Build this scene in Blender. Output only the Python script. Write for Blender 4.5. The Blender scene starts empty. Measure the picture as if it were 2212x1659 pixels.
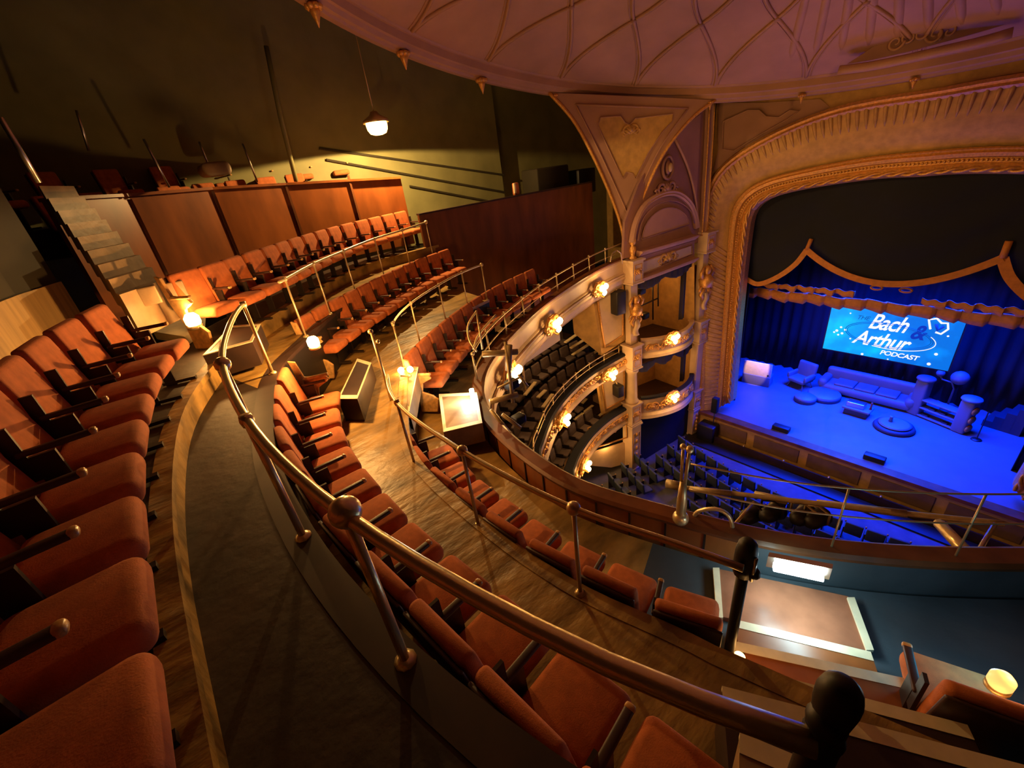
import bpy, bmesh, math, random
from mathutils import Vector, Matrix
random.seed(7)
S = bpy.context.scene
COL = S.collection
W, H = 2212, 1659
# ---------------------------------------------------------------- camera
F_PX, PITCH, ROLL, YAW = 909.0, math.radians(26.8), math.radians(8.1), math.radians(53.6)
CF = Vector((-math.sin(YAW)*math.cos(PITCH), math.cos(YAW)*math.cos(PITCH), -math.sin(PITCH)))
_R0 = Vector((math.cos(YAW), math.sin(YAW), 0)); _U0 = _R0.cross(CF)
CR = math.cos(ROLL)*_R0 - math.sin(ROLL)*_U0
CU = math.sin(ROLL)*_R0 + math.cos(ROLL)*_U0
cam = bpy.data.cameras.new('camera'); cam.sensor_width = 36; cam.lens = F_PX/W*36; cam.clip_start = .05; cam.clip_end = 200
cam_o = bpy.data.objects.new('camera', cam); COL.objects.link(cam_o)
m = Matrix((CR, CU, -CF)).transposed().to_4x4(); cam_o.matrix_world = m
S.camera = cam_o
S.view_settings.view_transform = 'Standard'; S.view_settings.look = 'None'
S.view_settings.exposure = 0.0; S.view_settings.gamma = 1.0; S.view_settings.use_curve_mapping = False
wd = bpy.data.worlds.new('world'); S.world = wd; wd.use_nodes = True
wd.node_tree.nodes['Background'].inputs[0].default_value = (.5, .3, .2, 1)
wd.node_tree.nodes['Background'].inputs[1].default_value = .004
try:
    S.cycles.max_bounces = 5; S.cycles.diffuse_bounces = 3; S.cycles.use_denoising = True
    S.cycles.sample_clamp_indirect = 4.0; S.cycles.caustics_reflective = False; S.cycles.caustics_refractive = False
except Exception: pass

def ray(x, y):
    return (CF*F_PX + CR*(x-W/2) - CU*(y-H/2)).normalized()
def Z(x, y, z):
    d = ray(x, y); return d*(z/d.z)
def Y(x, y, yy):
    d = ray(x, y); return d*(yy/d.y)
def X(x, y, xx):
    d = ray(x, y); return d*(xx/d.x)
def PL(x, y, A, B):           # vertical plane through plan points A, B
    n = Vector((B[1]-A[1], A[0]-B[0], 0)); d = ray(x, y)
    return d*(n.dot(Vector((A[0], A[1], 0)))/n.dot(d))
def D(x, y, dist): return ray(x, y)*dist

# ---------------------------------------------------------------- lights
def light(kind, name, loc, energy, color, size=.1, target=None, angle=None, blend=.5, sy=None):
    l = bpy.data.lights.new(name, kind); l.energy = energy; l.color = color
    o = bpy.data.objects.new(name, l); COL.objects.link(o); o.location = loc
    if kind in ('POINT', 'SPOT'): l.shadow_soft_size = size
    if kind == 'AREA':
        l.size = size
        if sy: l.shape = 'RECTANGLE'; l.size_y = sy
    if kind == 'SPOT': l.spot_size = math.radians(angle or 60); l.spot_blend = blend
    if target is not None:
        o.rotation_euler = (Vector(target)-Vector(loc)).to_track_quat('-Z', 'Y').to_euler()
    return o
WARM = (1.0, .50, .14); BLUE = (.0, .026, 1.0)
# stage wash: blue floods above the stage, out of sight in the flies
light('AREA', 'stage_flood', (-3.0, 20.3, -4.2), 4300, BLUE, 5.5, (-3.0, 20.0, -11), sy=2.0).data.spread = math.radians(112)
light('SPOT', 'stalls_flood', (-4.0, 17.6, -5.2), 3600, (.0, .05, 1.0), .3, (-1.8, 14.6, -12.2), 62, .35)
# added unseen lights brightening the dome, boxes, pelmet and proscenium wall
light('SPOT', 'added_uplight', (-3.0, 12.5, -7.0), 225, (1.0, .46, .16), 1.2, (-6.0, 11.0, 3), 95, .6)
light('SPOT', 'added_uplight', (-3.0, 13.0, -7.0), 190, (.70, .20, .55), 1.0, (-1.0, 13.6, 3), 75, .8)
light('SPOT', 'proscenium_fill', (-1.0, 8.5, 0.6), 300, (1.0, .50, .10), .3, (-7.6, 16.9, -1.2), 62, .5)
light('SPOT', 'box_fill', (-3.0, 9.0, 0.5), 300, (1.0, .50, .24), .3, (-8.6, 14.0, -5), 60, .7)
light('SPOT', 'pelmet_fill', (-2.0, 6.0, -0.2), 300, (1.0, .46, .12), .2, (-3.0, 18.9, -4.6), 36, .5)

# ---------------------------------------------------------------- materials
def mat(name, col, rough=.6, metal=0., bump=0., bscale=30., var=0., vscale=6., emit=None, es=0., stretch=None, spec=None, sheen=0.):
    m = bpy.data.materials.new(name); m.use_nodes = True; nt = m.node_tree; b = nt.nodes['Principled BSDF']
    b.inputs['Base Color'].default_value = (*col, 1); b.inputs['Roughness'].default_value = rough; b.inputs['Metallic'].default_value = metal
    if spec is not None: b.inputs['Specular IOR Level'].default_value = spec
    if sheen: b.inputs['Sheen Weight'].default_value = sheen; b.inputs['Sheen Tint'].default_value = (*col, 1)
    if emit: b.inputs['Emission Color'].default_value = (*emit, 1); b.inputs['Emission Strength'].default_value = es
    if bump or var:
        tc = nt.nodes.new('ShaderNodeTexCoord'); mp = nt.nodes.new('ShaderNodeMapping')
        nt.links.new(tc.outputs['Object'], mp.inputs[0])
        if stretch: mp.inputs['Scale'].default_value = stretch
        if var:
            n = nt.nodes.new('ShaderNodeTexNoise'); n.inputs['Scale'].default_value = vscale; n.inputs['Detail'].default_value = 6
            nt.links.new(mp.outputs[0], n.inputs['Vector'])
            r = nt.nodes.new('ShaderNodeValToRGB'); r.color_ramp.elements[0].position = .3; r.color_ramp.elements[1].position = .7
            r.color_ramp.elements[0].color = (*[c*(1-var) for c in col], 1); r.color_ramp.elements[1].color = (*[min(1, c*(1+var)) for c in col], 1)
            nt.links.new(n.outputs[0], r.inputs[0]); nt.links.new(r.outputs[0], b.inputs['Base Color'])
        if bump:
            n2 = nt.nodes.new('ShaderNodeTexNoise'); n2.inputs['Scale'].default_value = bscale; n2.inputs['Detail'].default_value = 5
            nt.links.new(mp.outputs[0], n2.inputs['Vector'])
            bp = nt.nodes.new('ShaderNodeBump'); bp.inputs['Strength'].default_value = bump; bp.inputs['Distance'].default_value = .02
            nt.links.new(n2.outputs[0], bp.inputs['Height']); nt.links.new(bp.outputs[0], b.inputs['Normal'])
    return m
M = dict(
 velvet=mat('orange_velvet', (.52, .14, .038), .9, var=.18, vscale=14, bump=.15, bscale=160, sheen=.1),
 velvet_dark=mat('seat_back_cloth', (.30, .05, .02), .85, var=.2, vscale=9, sheen=.2),
 ply=mat('seat_back_ply', (.055, .022, .014), .5, var=.3, vscale=10),
 iron=mat('seat_iron', (.03, .018, .012), .45, .3),
 armwood=mat('armrest_wood', (.62, .34, .12), .3, var=.25, vscale=20),
 brass=mat('brass', (.86, .68, .38), .30, .65, bump=.05, bscale=50),
 brassdull=mat('dull_brass', (.58, .42, .21), .35, .6),
 steel=mat('steel', (.6, .56, .5), .3, 1.0),
 wood=mat('brown_panel_wood', (.17, .055, .016), .42, var=.35, vscale=3, stretch=(1, 1, .25), bump=.05, bscale=8),
 woodred=mat('red_brown_panel', (.30, .085, .018), .38, var=.3, vscale=3, stretch=(1, 1, .3)),
 wooddark=mat('dark_wood', (.035, .015, .009), .5, var=.3, vscale=5),
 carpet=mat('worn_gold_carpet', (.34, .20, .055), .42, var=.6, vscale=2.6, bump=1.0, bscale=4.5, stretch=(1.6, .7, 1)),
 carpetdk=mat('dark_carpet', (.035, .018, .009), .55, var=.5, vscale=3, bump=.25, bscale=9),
 step=mat('step_cover', (.30, .19, .10), .5, var=.35, vscale=3, bump=.2, bscale=12),
 nosing=mat('painted_nosing', (.88, .74, .48), .4, var=.08, vscale=10),
 black=mat('black_paint', (.012, .009, .008), .5),
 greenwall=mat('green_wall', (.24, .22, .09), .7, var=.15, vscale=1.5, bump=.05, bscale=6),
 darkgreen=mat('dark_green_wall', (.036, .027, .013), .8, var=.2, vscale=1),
 cream=mat('cream_plaster', (.66, .47, .30), .55, var=.10, vscale=3, bump=.08, bscale=10),
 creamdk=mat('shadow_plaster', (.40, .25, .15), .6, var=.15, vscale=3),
 mauve=mat('mauve_plaster', (.46, .25, .18), .6, var=.10, vscale=1.3, bump=.05, bscale=5),
 mauvedk=mat('deep_mauve_plaster', (.34, .17, .14), .6, var=.12, vscale=2),
 gilt=mat('gilt', (.78, .40, .11), .38, .45, var=.2, vscale=18, bump=.5, bscale=26),
 giltpl=mat('old_gold_paint', (.62, .36, .12), .5, .1, var=.15, vscale=5, bump=.3, bscale=14),
 ochre=mat('ochre_plaster', (.50, .29, .09), .6, var=.18, vscale=4, bump=.35, bscale=9),
 drape=mat('blue_drape', (.0025, .004, .014), .8, var=.2, vscale=3),
 drapeback=mat('back_drape', (.003, .003, .005), .85, var=.2, vscale=2),
 trim=mat('orange_trim', (.60, .22, .035), .6, var=.15, vscale=8, bump=.2, bscale=30),
 stage=mat('stage_floor', (.16, .16, .17), .45, var=.06, vscale=2),
 white=mat('white_furniture', (.16, .16, .17), .5),
 shadowgrey=mat('grey_furniture', (.03, .03, .04), .6),
 stallseat=mat('stalls_seat_cloth', (.035, .05, .07), .7, var=.2, vscale=8),
 stallfloor=mat('stalls_carpet', (.075, .075, .10), .8, var=.2, vscale=3),
 speaker=mat('speaker_black', (.015, .012, .010), .5),
 tealwood=mat('parapet_wood', (.13, .06, .03), .4, var=.3, vscale=3, stretch=(1, 1, .4)),
 tealcast=mat('teal_cast_tint', (.055, .070, .080), .6, var=.25, vscale=2, bump=.2, bscale=9),  # blue-grey puts the teal light cast and haze into the colour
 barpaint=mat('aged_bar_paint', (.50, .38, .20), .4, .3, var=.2, vscale=12),
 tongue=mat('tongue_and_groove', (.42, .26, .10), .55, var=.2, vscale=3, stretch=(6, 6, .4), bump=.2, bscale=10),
 inset=mat('stage_inset', (.20, .11, .075), .6, var=.15, vscale=3),
 boxdrape=mat('dark_box_drape', (.03, .022, .028), .8),
 landing=mat('varnished_landing', (.34, .12, .06), .28, var=.25, vscale=4),
 globe=mat('yellow_globe', (.8, .6, .25), .4, emit=(.9, .55, .16), es=1.1),
 paper=mat('off_white_board', (.75, .62, .50), .5),
 bulb=mat('warm_bulb', (1, .8, .5), .5, emit=(1.0, .60, .20), es=38),
 bulbsoft=mat('warm_glass', (1, .8, .5), .5, emit=(1.0, .52, .14), es=9),
 tube=mat('cool_tube', (1, 1, 1), .5, emit=(.82, .97, 1.0), es=26),
)

# ---------------------------------------------------------------- mesh tools
class MB:
    def __init__(s): s.v = []; s.f = []
    def add(s, vs, fs):
        k = len(s.v); s.v += [Vector(v) for v in vs]; s.f += [tuple(i+k for i in f) for f in fs]; return s
    def box(s, c, size, ax=None):
        c = Vector(c); a = ax or (Vector((1,0,0)), Vector((0,1,0)), Vector((0,0,1)))
        hx, hy, hz = [q/2 for q in size]
        vs = [c + a[0]*(sx*hx) + a[1]*(sy*hy) + a[2]*(sz*hz) for sx in (-1,1) for sy in (-1,1) for sz in (-1,1)]
        return s.add(vs, [(0,1,3,2),(4,6,7,5),(0,4,5,1),(2,3,7,6),(0,2,6,4),(1,5,7,3)])
    def rbox(s, c, size, r=.03, n=3, ax=None, warp=None):
        c = Vector(c); a = ax or (Vector((1,0,0)), Vector((0,1,0)), Vector((0,0,1)))
        h = [q/2 for q in size]; r = min(r, *[q*.999 for q in h])
        def axis(hh):
            core = hh - r
            lo = [-hh + r*(1-math.cos(math.pi/2*i/n)) for i in range(n+1)]
            return lo + [-q for q in reversed(lo)]
        A = [axis(hh) for hh in h]; N = len(A[0])
        idx = {}; vs = []; fs = []
        def vert(i, j, k):
            if (i, j, k) in idx: return idx[(i, j, k)]
            p = Vector((A[0][i], A[1][j], A[2][k])); q = Vector([max(-(h[t]-r), min(h[t]-r, p[t])) for t in range(3)])
            d = p-q
            if d.length > 1e-9: p = q + d.normalized()*r
            if warp: p = warp(p)
            idx[(i, j, k)] = len(vs); vs.append(c + a[0]*p.x + a[1]*p.y + a[2]*p.z); return idx[(i, j, k)]
        for i in range(N-1):
            for j in range(N-1):
                fs.append((vert(i,j,0), vert(i,j+1,0), vert(i+1,j+1,0), vert(i+1,j,0)))
                fs.append((vert(i,j,N-1), vert(i+1,j,N-1), vert(i+1,j+1,N-1), vert(i,j+1,N-1)))
                fs.append((vert(i,0,j), vert(i+1,0,j), vert(i+1,0,j+1), vert(i,0,j+1)))
                fs.append((vert(i,N-1,j), vert(i,N-1,j+1), vert(i+1,N-1,j+1), vert(i+1,N-1,j)))
                fs.append((vert(0,i,j), vert(0,i,j+1), vert(0,i+1,j+1), vert(0,i+1,j)))
                fs.append((vert(N-1,i,j), vert(N-1,i+1,j), vert(N-1,i+1,j+1), vert(N-1,i,j+1)))
        return s.add(vs, fs)
    def tube(s, pts, r, seg=8, closed=False):
        pts = [Vector(p) for p in pts]; n = len(pts); rs = r if isinstance(r, (list, tuple)) else [r]*n
        vs = []; fs = []; prev = None
        for i, p in enumerate(pts):
            if closed: t = pts[(i+1) % n]-pts[i-1]
            else: t = pts[min(i+1, n-1)]-pts[max(i-1, 0)]
            t = t.normalized() if t.length > 1e-9 else Vector((0,0,1))
            if prev is None:
                u = t.cross(Vector((0,0,1)));  u = u if u.length > .05 else t.cross(Vector((1,0,0)))
            else: u = prev - t*prev.dot(t)
            u.normalize(); prev = u; w = t.cross(u)
            for k in range(seg):
                a = 2*math.pi*k/seg; vs.append(p + (u*math.cos(a)+w*math.sin(a))*rs[i])
        m = n if closed else n-1
        for i in range(m):
            for k in range(seg):
                a = i*seg+k; b = i*seg+(k+1) % seg; c = ((i+1) % n)*seg+(k+1) % seg; d = ((i+1) % n)*seg+k
                fs.append((a, b, c, d))
        if not closed: fs += [tuple(range(seg))[::-1], tuple((n-1)*seg+k for k in range(seg))]
        return s.add(vs, fs)
    def lathe(s, prof, o, seg=16, ax=None):       # prof [(r,h)]
        o = Vector(o); a = ax or (Vector((1,0,0)), Vector((0,1,0)), Vector((0,0,1))); vs = []; fs = []
        for r, h in prof:
            for k in range(seg):
                t = 2*math.pi*k/seg; vs.append(o + a[0]*(r*math.cos(t)) + a[1]*(r*math.sin(t)) + a[2]*h)
        for i in range(len(prof)-1):
            for k in range(seg):
                fs.append((i*seg+k, i*seg+(k+1) % seg, (i+1)*seg+(k+1) % seg, (i+1)*seg+k))
        fs += [tuple(range(seg))[::-1], tuple((len(prof)-1)*seg+k for k in range(seg))]
        return s.add(vs, fs)
    def ball(s, c, r, seg=12, sc=(1,1,1)):
        n = seg//2; pr = [(max(1e-4, math.sin(math.pi*i/n))*r, -math.cos(math.pi*i/n)*r) for i in range(n+1)]
        k = len(s.v); s.lathe(pr, (0,0,0), seg)
        for i in range(k, len(s.v)):
            v = s.v[i]; s.v[i] = Vector((v.x*sc[0], v.y*sc[1], v.z*sc[2])) + Vector(c)
        return s
    def loft(s, lines, closed=False):
        n = len(lines[0]); vs = [p for l in lines for p in l]; fs = []
        for i in range(len(lines)-1):
            for k in range(n if closed else n-1):
                fs.append((i*n+k, i*n+(k+1) % n, (i+1)*n+(k+1) % n, (i+1)*n+k))
        return s.add(vs, fs)
    def sweep(s, path, prof, up=Vector((0,0,1)), side=None, closed_prof=True, cap=True):
        """prof [(a,b)]: a to the right of travel (or along side), b along up"""
        path = [Vector(p) for p in path]; n = len(path); lines = []
        for a, b in prof:
            l = []
            for i, p in enumerate(path):
                t = (path[min(i+1, n-1)]-path[max(i-1, 0)]).normalized()
                r = side if side is not None else t.cross(up).normalized()
                l.append(p + r*a + up*b)
            lines.append(l)
        if closed_prof: lines.append(lines[0])
        k0 = len(s.v); s.loft(lines)
        if cap and closed_prof:
            m = len(prof)
            s.f.append(tuple(k0+i*n for i in range(m))); s.f.append(tuple(k0+i*n+n-1 for i in range(m))[::-1])
        return s
    def prism(s, outline, off):     # planar outline extruded by vector off
        o = [Vector(p) for p in outline]; off = Vector(off); n = len(o)
        vs = o + [p+off for p in o]
        fs = [tuple(range(n)), tuple(range(2*n-1, n-1, -1))] + [(i, (i+1) % n, n+(i+1) % n, n+i)[::-1] for i in range(n)]
        return s.add(vs, fs)
    def build(s, name, mt, parent=None, smooth=False, bevel=0, origin=None, thick=0):
        me = bpy.data.meshes.new(name)
        o = Vector(origin) if origin is not None else Vector((0,0,0))
        me.from_pydata([v-o for v in s.v], [], s.f); me.materials.append(M[mt] if isinstance(mt, str) else mt)
        bm = bmesh.new(); bm.from_mesh(me); bmesh.ops.remove_doubles(bm, verts=bm.verts, dist=1e-5)
        bmesh.ops.recalc_face_normals(bm, faces=bm.faces); bm.to_mesh(me); bm.free()
        if smooth:
            for p in me.polygons: p.use_smooth = True
        ob = bpy.data.objects.new(name, me); COL.objects.link(ob)
        if origin is not None and parent is None: ob.location = o
        if parent is not None:
            ob.parent = parent
            if False:
                ob.location = -parent.location
        if bevel:
            b = ob.modifiers.new('bevel', 'BEVEL'); b.width = bevel; b.segments = 2; b.limit_method = 'ANGLE'
        if thick:
            t = ob.modifiers.new('solid', 'SOLIDIFY'); t.thickness = thick; t.offset = -1
        return ob
def empty(name, loc=(0,0,0), rz=0, absolute=False):
    e = bpy.data.objects.new(name, None); COL.objects.link(e); e.location = loc; e.rotation_euler = (0,0,rz); e.empty_display_size = .1
    pass
    return e
def tag(o, label, cat, group=None, kind=None):
    if label: o['label'] = label
    if cat: o['category'] = cat
    if group: o['group'] = group
    if kind: o['kind'] = kind
    return o
def struct(o, label=None, cat=None):
    o['kind'] = 'structure'
    if label: o['label'] = label
    if cat: o['category'] = cat
    return o
KIDS = {}
def kids(o):
    return [c for c in COL.objects if c.parent == o]
def dup(root, parent=None):
    ch = KIDS.get(root.name)
    if ch is None: ch = KIDS[root.name] = kids(root)
    c = root.copy(); COL.objects.link(c); c.parent = parent
    for k in ch: dup(k, c)
    return c
# curves
def resample(pts, n):
    pts = [Vector(p) for p in pts]
    dense = []
    for i in range(len(pts)-1):
        p0 = pts[max(i-1, 0)]; p1 = pts[i]; p2 = pts[i+1]; p3 = pts[min(i+2, len(pts)-1)]
        for k in range(12):
            t = k/12
            dense.append(.5*((2*p1)+(p2-p0)*t+(2*p0-5*p1+4*p2-p3)*t*t+(3*p1-p0-3*p2+p3)*t**3))
    dense.append(pts[-1])
    L = [0]
    for a, b in zip(dense, dense[1:]): L.append(L[-1]+(b-a).length)
    out = []; j = 0
    for i in range(n):
        s = L[-1]*i/(n-1)
        while j < len(L)-2 and L[j+1] < s: j += 1
        t = (s-L[j])/max(1e-9, L[j+1]-L[j]); out.append(dense[j].lerp(dense[j+1], min(1, max(0, t))))
    return out
def line(pp, n=60): return resample([Z(*p) for p in pp], n)
def smoothc(pts, k=2):
    pts = list(pts)
    for _ in range(k):
        q = pts[:]
        for i in range(1, len(pts)-1): q[i] = (pts[i-1]+pts[i]*2+pts[i+1])/4
        pts = q
    return pts
def offset(path, a, dz=0):      # + to the right of travel
    n = len(path); out = []
    for i, p in enumerate(path):
        t = (path[min(i+1, n-1)]-path[max(i-1, 0)]); t.z = 0; t.normalize()
        out.append(p + Vector((t.y, -t.x, 0))*a + Vector((0,0,dz)))
    return out
ORD = ['first','second','third','fourth','fifth','sixth','seventh','eighth','ninth','tenth','eleventh','twelfth','thirteenth','fourteenth','fifteenth','sixteenth','seventeenth','eighteenth','nineteenth','twentieth']
# ================================================================ gallery terraces
NL = 70
railB = smoothc(line([(1760,1606,-.95),(1560,1550,-.95),(1300,1435,-.95),(1000,1275,-.95),(780,1140,-.95),(620,1010,-.95),(530,905,-.95),(482,800,-.95),(486,730,-.93),(527,655,-.93),(612,605,-.93),(676,570,-.93),(740,543,-.93),(805,517,-.92),(866,498,-.92),(920,480,-.92)], NL), 2)
railC = smoothc(line([(1606,1228,-1.9),(1450,1170,-1.9),(1225,1093,-1.9),(1000,975,-1.9),(855,868,-1.9),(836,790,-1.85),(848,700,-1.8),(885,657,-1.77),(940,620,-1.75),(990,592,-1.75),(1040,572,-1.75)], NL), 2)
par = smoothc(line([(2212,1185,-3.2),(2000,1183,-3.2),(1800,1168,-3.2),(1650,1146,-3.2),(1560,1125,-3.2),(1455,1098,-3.2),(1345,1068,-3.2),(1245,1035,-3.2),(1150,975,-3.2),(1090,925,-3.2),(1048,870,-3.2),(1045,820,-3.2),(1062,780,-3.2),(1110,720,-3.2),(1190,648,-3.2),(1290,584,-3.2),(1352,556,-3.2)], 90), 2)
# continue the near ends to the right so the horseshoe does not stop at the picture edge
def extend(path, dx):
    a, b = path[0], path[3]; d = (a-b); d.z = 0; d.normalize()
    t = [path[0] + d*dx + Vector((0, dx*.12, 0)), path[0] + d*dx*.5 + Vector((0, dx*.03, 0))]
    return t + list(path)
seatA = [Vector((x, y, 0)) for x, y in ((1.6,-.25),(.6,-.38),(-.6,-.44),(-1.6,-.48),(-2.6,-.50),(-3.6,-.45),(-4.5,-.33),(-5.3,-.10),(-6.2,.28),(-6.95,.72),(-7.8,1.4),(-8.75,2.2),(-9.6,3.1),(-10.15,4.0),(-10.3,4.9),(-10.4,5.9))]
seatA = resample(seatA, NL)
def fl(zn, zf, p):            # level of a terrace along the horseshoe: near value, far value
    n = len(p); return [Vector((q.x, q.y, zn + (zf-zn)*min(1, max(0, (i/(n-1)-.35)/.4)))) for i, q in enumerate(p)]
A_Z, A_ZF = -1.55, -1.55; L_Z, L_ZF = -1.77, -1.77; B_Z, B_ZF = -2.70, -2.52; C_Z, C_ZF = -3.55, -3.32
def ext(p): return resample(extend(p, 2.6), NL)
aB, aC, aP = ext(railB), ext(railC), ext(par)
sA = seatA
A0 = fl(A_Z, A_ZF, offset(sA, -.95)); A1 = fl(A_Z, A_ZF, offset(sA, -.02))
L0 = fl(L_Z, L_ZF, offset(sA, -.02)); L1 = fl(L_Z, L_ZF, offset(aB, .06))
B0 = fl(B_Z, B_ZF, offset(aB, .06)); B1 = fl(B_Z, B_ZF, offset(aC, .05))
C0 = fl(C_Z, C_ZF, offset(aC, .05)); C1 = fl(C_Z, C_ZF, offset(aP, -.2))
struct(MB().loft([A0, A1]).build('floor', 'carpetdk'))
struct(MB().loft([A1, L0]).build('trim_1', 'carpet'))
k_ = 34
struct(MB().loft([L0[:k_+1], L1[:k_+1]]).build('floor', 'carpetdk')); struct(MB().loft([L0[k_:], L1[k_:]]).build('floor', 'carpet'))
struct(MB().loft([L1, B0]).build('wall_riser', 'black'))
struct(MB().loft([B0, B1]).build('floor', 'carpet'))
struct(MB().loft([B1, C0]).build('wall_riser', 'black'))
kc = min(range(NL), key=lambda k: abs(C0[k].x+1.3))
struct(MB().loft([C0[:kc+1], C1[:kc+1]]).build('floor', 'tealcast')); struct(MB().loft([C0[kc:], C1[kc:]]).build('floor', 'carpet'))  # near part of the floor has the teal light cast in its colour
# carpet roll of the nosing in front of the rearmost row
struct(MB().sweep([p+Vector((0,0,.012)) for p in A1], [(-.10,0),(.02,0),(.02,-.06),(-.10,-.02)]).build('trim_2', 'carpet'))
struct(MB().sweep([p+Vector((0,0,.006)) for p in fl(L_Z, L_ZF, offset(aB, .0))], [(-.10,0),(.07,0),(.07,-.05),(-.10,-.03)]).build('trim_3', 'wooddark'))
struct(MB().sweep([p+Vector((0,0,.006)) for p in B1], [(-.10,0),(.02,0),(.02,-.06),(-.10,-.03)]).build('trim_4', 'carpet'))

# ================================================================ theatre seats
def make_seat(wide=.5):
    t = empty('theatre_seat')
    w = wide
    def lean(p): return Vector((p.x, p.y - (p.z)*.16 + .035*(1-(p.x/(w/2))**2)*-1, p.z - .018*(p.x/(w/2))**2*(1 if p.z > 0 else 0)))
    b = MB().rbox((0,-.43,.66), (w-.035,.085,.56), .038, 3, warp=lean); b.build('backrest', 'velvet', t, smooth=True)
    MB().rbox((0,-.485,.62), (w-.03,.025,.58), .012, 2, warp=lean).build('back_panel', 'ply', t, smooth=True)
    MB().rbox((0,-.165,.40), (w-.05,.40,.13), .055, 3, warp=lambda p: Vector((p.x, p.y, p.z + .015*(1-(p.x/.25)**2)))).build('seat', 'velvet', t, smooth=True)
    s = MB()
    s.box((-w/2,-.30,.30), (.025,.10,.60)); s.box((-w/2,-.22,.03), (.05,.30,.03)); s.box((-w/2,-.38,.62), (.02,.06,.30))
    s.build('leg', 'iron', t)
    a = MB().rbox((-w/2,-.235,.625), (.048,.30,.030), .013, 2).build('armrest', 'ply', t, smooth=True)
    MB().rbox((-w/2,-.09,.626), (.052,.035,.036), .015, 2).build('armrest_tip', 'armwood', a, smooth=True)
    return t
def end_panel(name='end_standard'):
    pass
proto = make_seat(); used = [False]
def place_seat(p, tdir, label, group, sx=1.0, tip=0.0):
    o = proto if not used[0] else dup(proto)
    used[0] = True
    o.location = p; o.rotation_euler = (0, 0, math.atan2(tdir.y, tdir.x) + math.pi); o.scale = (sx, 1, 1)
    tag(o, label, 'seat', group); return o
def seat_row(pts, n, zn, zf, fmt, group, width=.5):
    path = resample(pts, n*8+1)
    out = []
    for i in range(n):
        k = i*8+4; p = path[k].copy(); t = (path[k+3]-path[k-3]); L = t.length/6*8; t.z = 0; t.normalize()
        p.z = zn + (zf-zn)*i/max(1, n-1)
        out.append(place_seat(p, t, fmt(i), group, min(1.25, max(.72, L/width*.97))))
    return out
# rearmost row, near block: from beyond the lower left corner to the stair gap
pA = [(.1,-.40),(-.6,-.44),(-1.6,-.48),(-2.6,-.50),(-3.6,-.45),(-4.5,-.33),(-5.35,-.08)]
N = 11
seat_row([Vector((x, y, 0)) for x, y in pA], N, A_Z, A_Z, lambda i: ORD[N-1-i]+' red velvet seat back from the lit steps, in the row along the left edge', 'rearmost row, block at the left edge')
def fromz(pp): return [Z(x, y, z) for x, y, z in pp]
farA = fromz([(455,672,-1.10),(500,655,-1.10),(548,637,-1.10),(600,613,-1.10),(655,588,-1.10),(712,560,-1.10),(780,532,-1.10),(850,510,-1.10),(914,492,-1.10)])
seat_row(farA, 15, A_ZF, A_ZF, lambda i: ORD[i]+' red seat right of the lit steps, in the top row under the wooden panel', 'rearmost row beyond the steps')
nB = 12
pB = [(.35,1.05),(-.4,.92),(-1.4,.81),(-1.92,.75),(-2.4,.7),(-2.9,.69),(-3.46,.7),(-3.93,.74),(-4.37,.82),(-4.85,.95),(-5.35,1.15)]
seat_row([Vector((x, y, 0)) for x, y in pB], nB, B_Z, B_Z, lambda i: ORD[i]+' red velvet seat from the lower right, in the row below the nearest brass rail', 'middle row below the brass rail')
farB = fromz([(716,742,-1.99),(765,712,-2.03),(820,680,-2.06),(880,640,-2.05),(940,605,-2.05),(1008,575,-2.05)])
seat_row(farB, 12, B_ZF, B_ZF, lambda i: ORD[i]+' orange-red seat beyond the bright step lamp, in the far middle row', 'far middle row')
nC = 8
pC = [(-.80,2.27),(-1.05,2.15),(-1.37,2.05),(-1.89,1.93),(-2.3,1.87),(-2.78,1.85),(-3.22,1.84),(-3.7,1.87),(-4.35,2.0)]
seat_row([Vector((x, y, 0)) for x, y in pC], nC, C_Z, C_Z, lambda i: ORD[i]+' small red seat from the fluorescent-lit steps, in the lowest gallery row', 'front gallery row')
farC = fromz([(950,835,-2.92),(985,785,-2.9),(1030,735,-2.9),(1080,690,-2.9),(1130,655,-2.9),(1190,622,-2.9)])
seat_row(farC, 12, C_ZF, C_ZF, lambda i: ORD[i]+' dark red seat from the lit landing, in the far front row below the panel', 'far front gallery row')

# ================================================================ rails
def tube_rail(name, path, r, mt, posts, label, cat='handrail', knobs=(), r_post=None, foot=None, collar=True, group=None):
    t = empty(name, posts[0][1] if posts else path[0]); ABS.add(t.name)
    tag(t, label, cat, group)
    MBa(t, MB().tube(path, r, 10), 'top_rail', mt)
    for top, bot in posts:
        b = MB().tube([bot, top], (r_post or r*.85), 8)
        b.lathe([(r*2.0, 0), (r*2.0, .012), (r*1.1, .03)], bot, 10)
        if collar: b.lathe([(r*1.25, -.03), (r*1.5, 0), (r*1.25, .03)], top, 10)
        MBa(t, b, 'post', mt)
    for k in knobs:
        MBa(t, MB().ball(k, r*2.3, 14), 'knob', mt)
    return t
ABS = set()
def MBa(t, mb, name, mt, smooth=True, **kw):
    loc = t.location; mb.v = [v-loc for v in mb.v]
    return mb.build(name, mt, t, smooth=smooth, **kw)
def nearest(path, p):
    return min(path, key=lambda q: (q.x-p.x)**2+(q.y-p.y)**2)
def drop(p, z): return Vector((p.x, p.y, z))
def idx_of(path, p): return min(range(len(path)), key=lambda i: (path[i]-p).length)
pk = lambda path, x, y, z: idx_of(path, Z(x, y, z))
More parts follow.
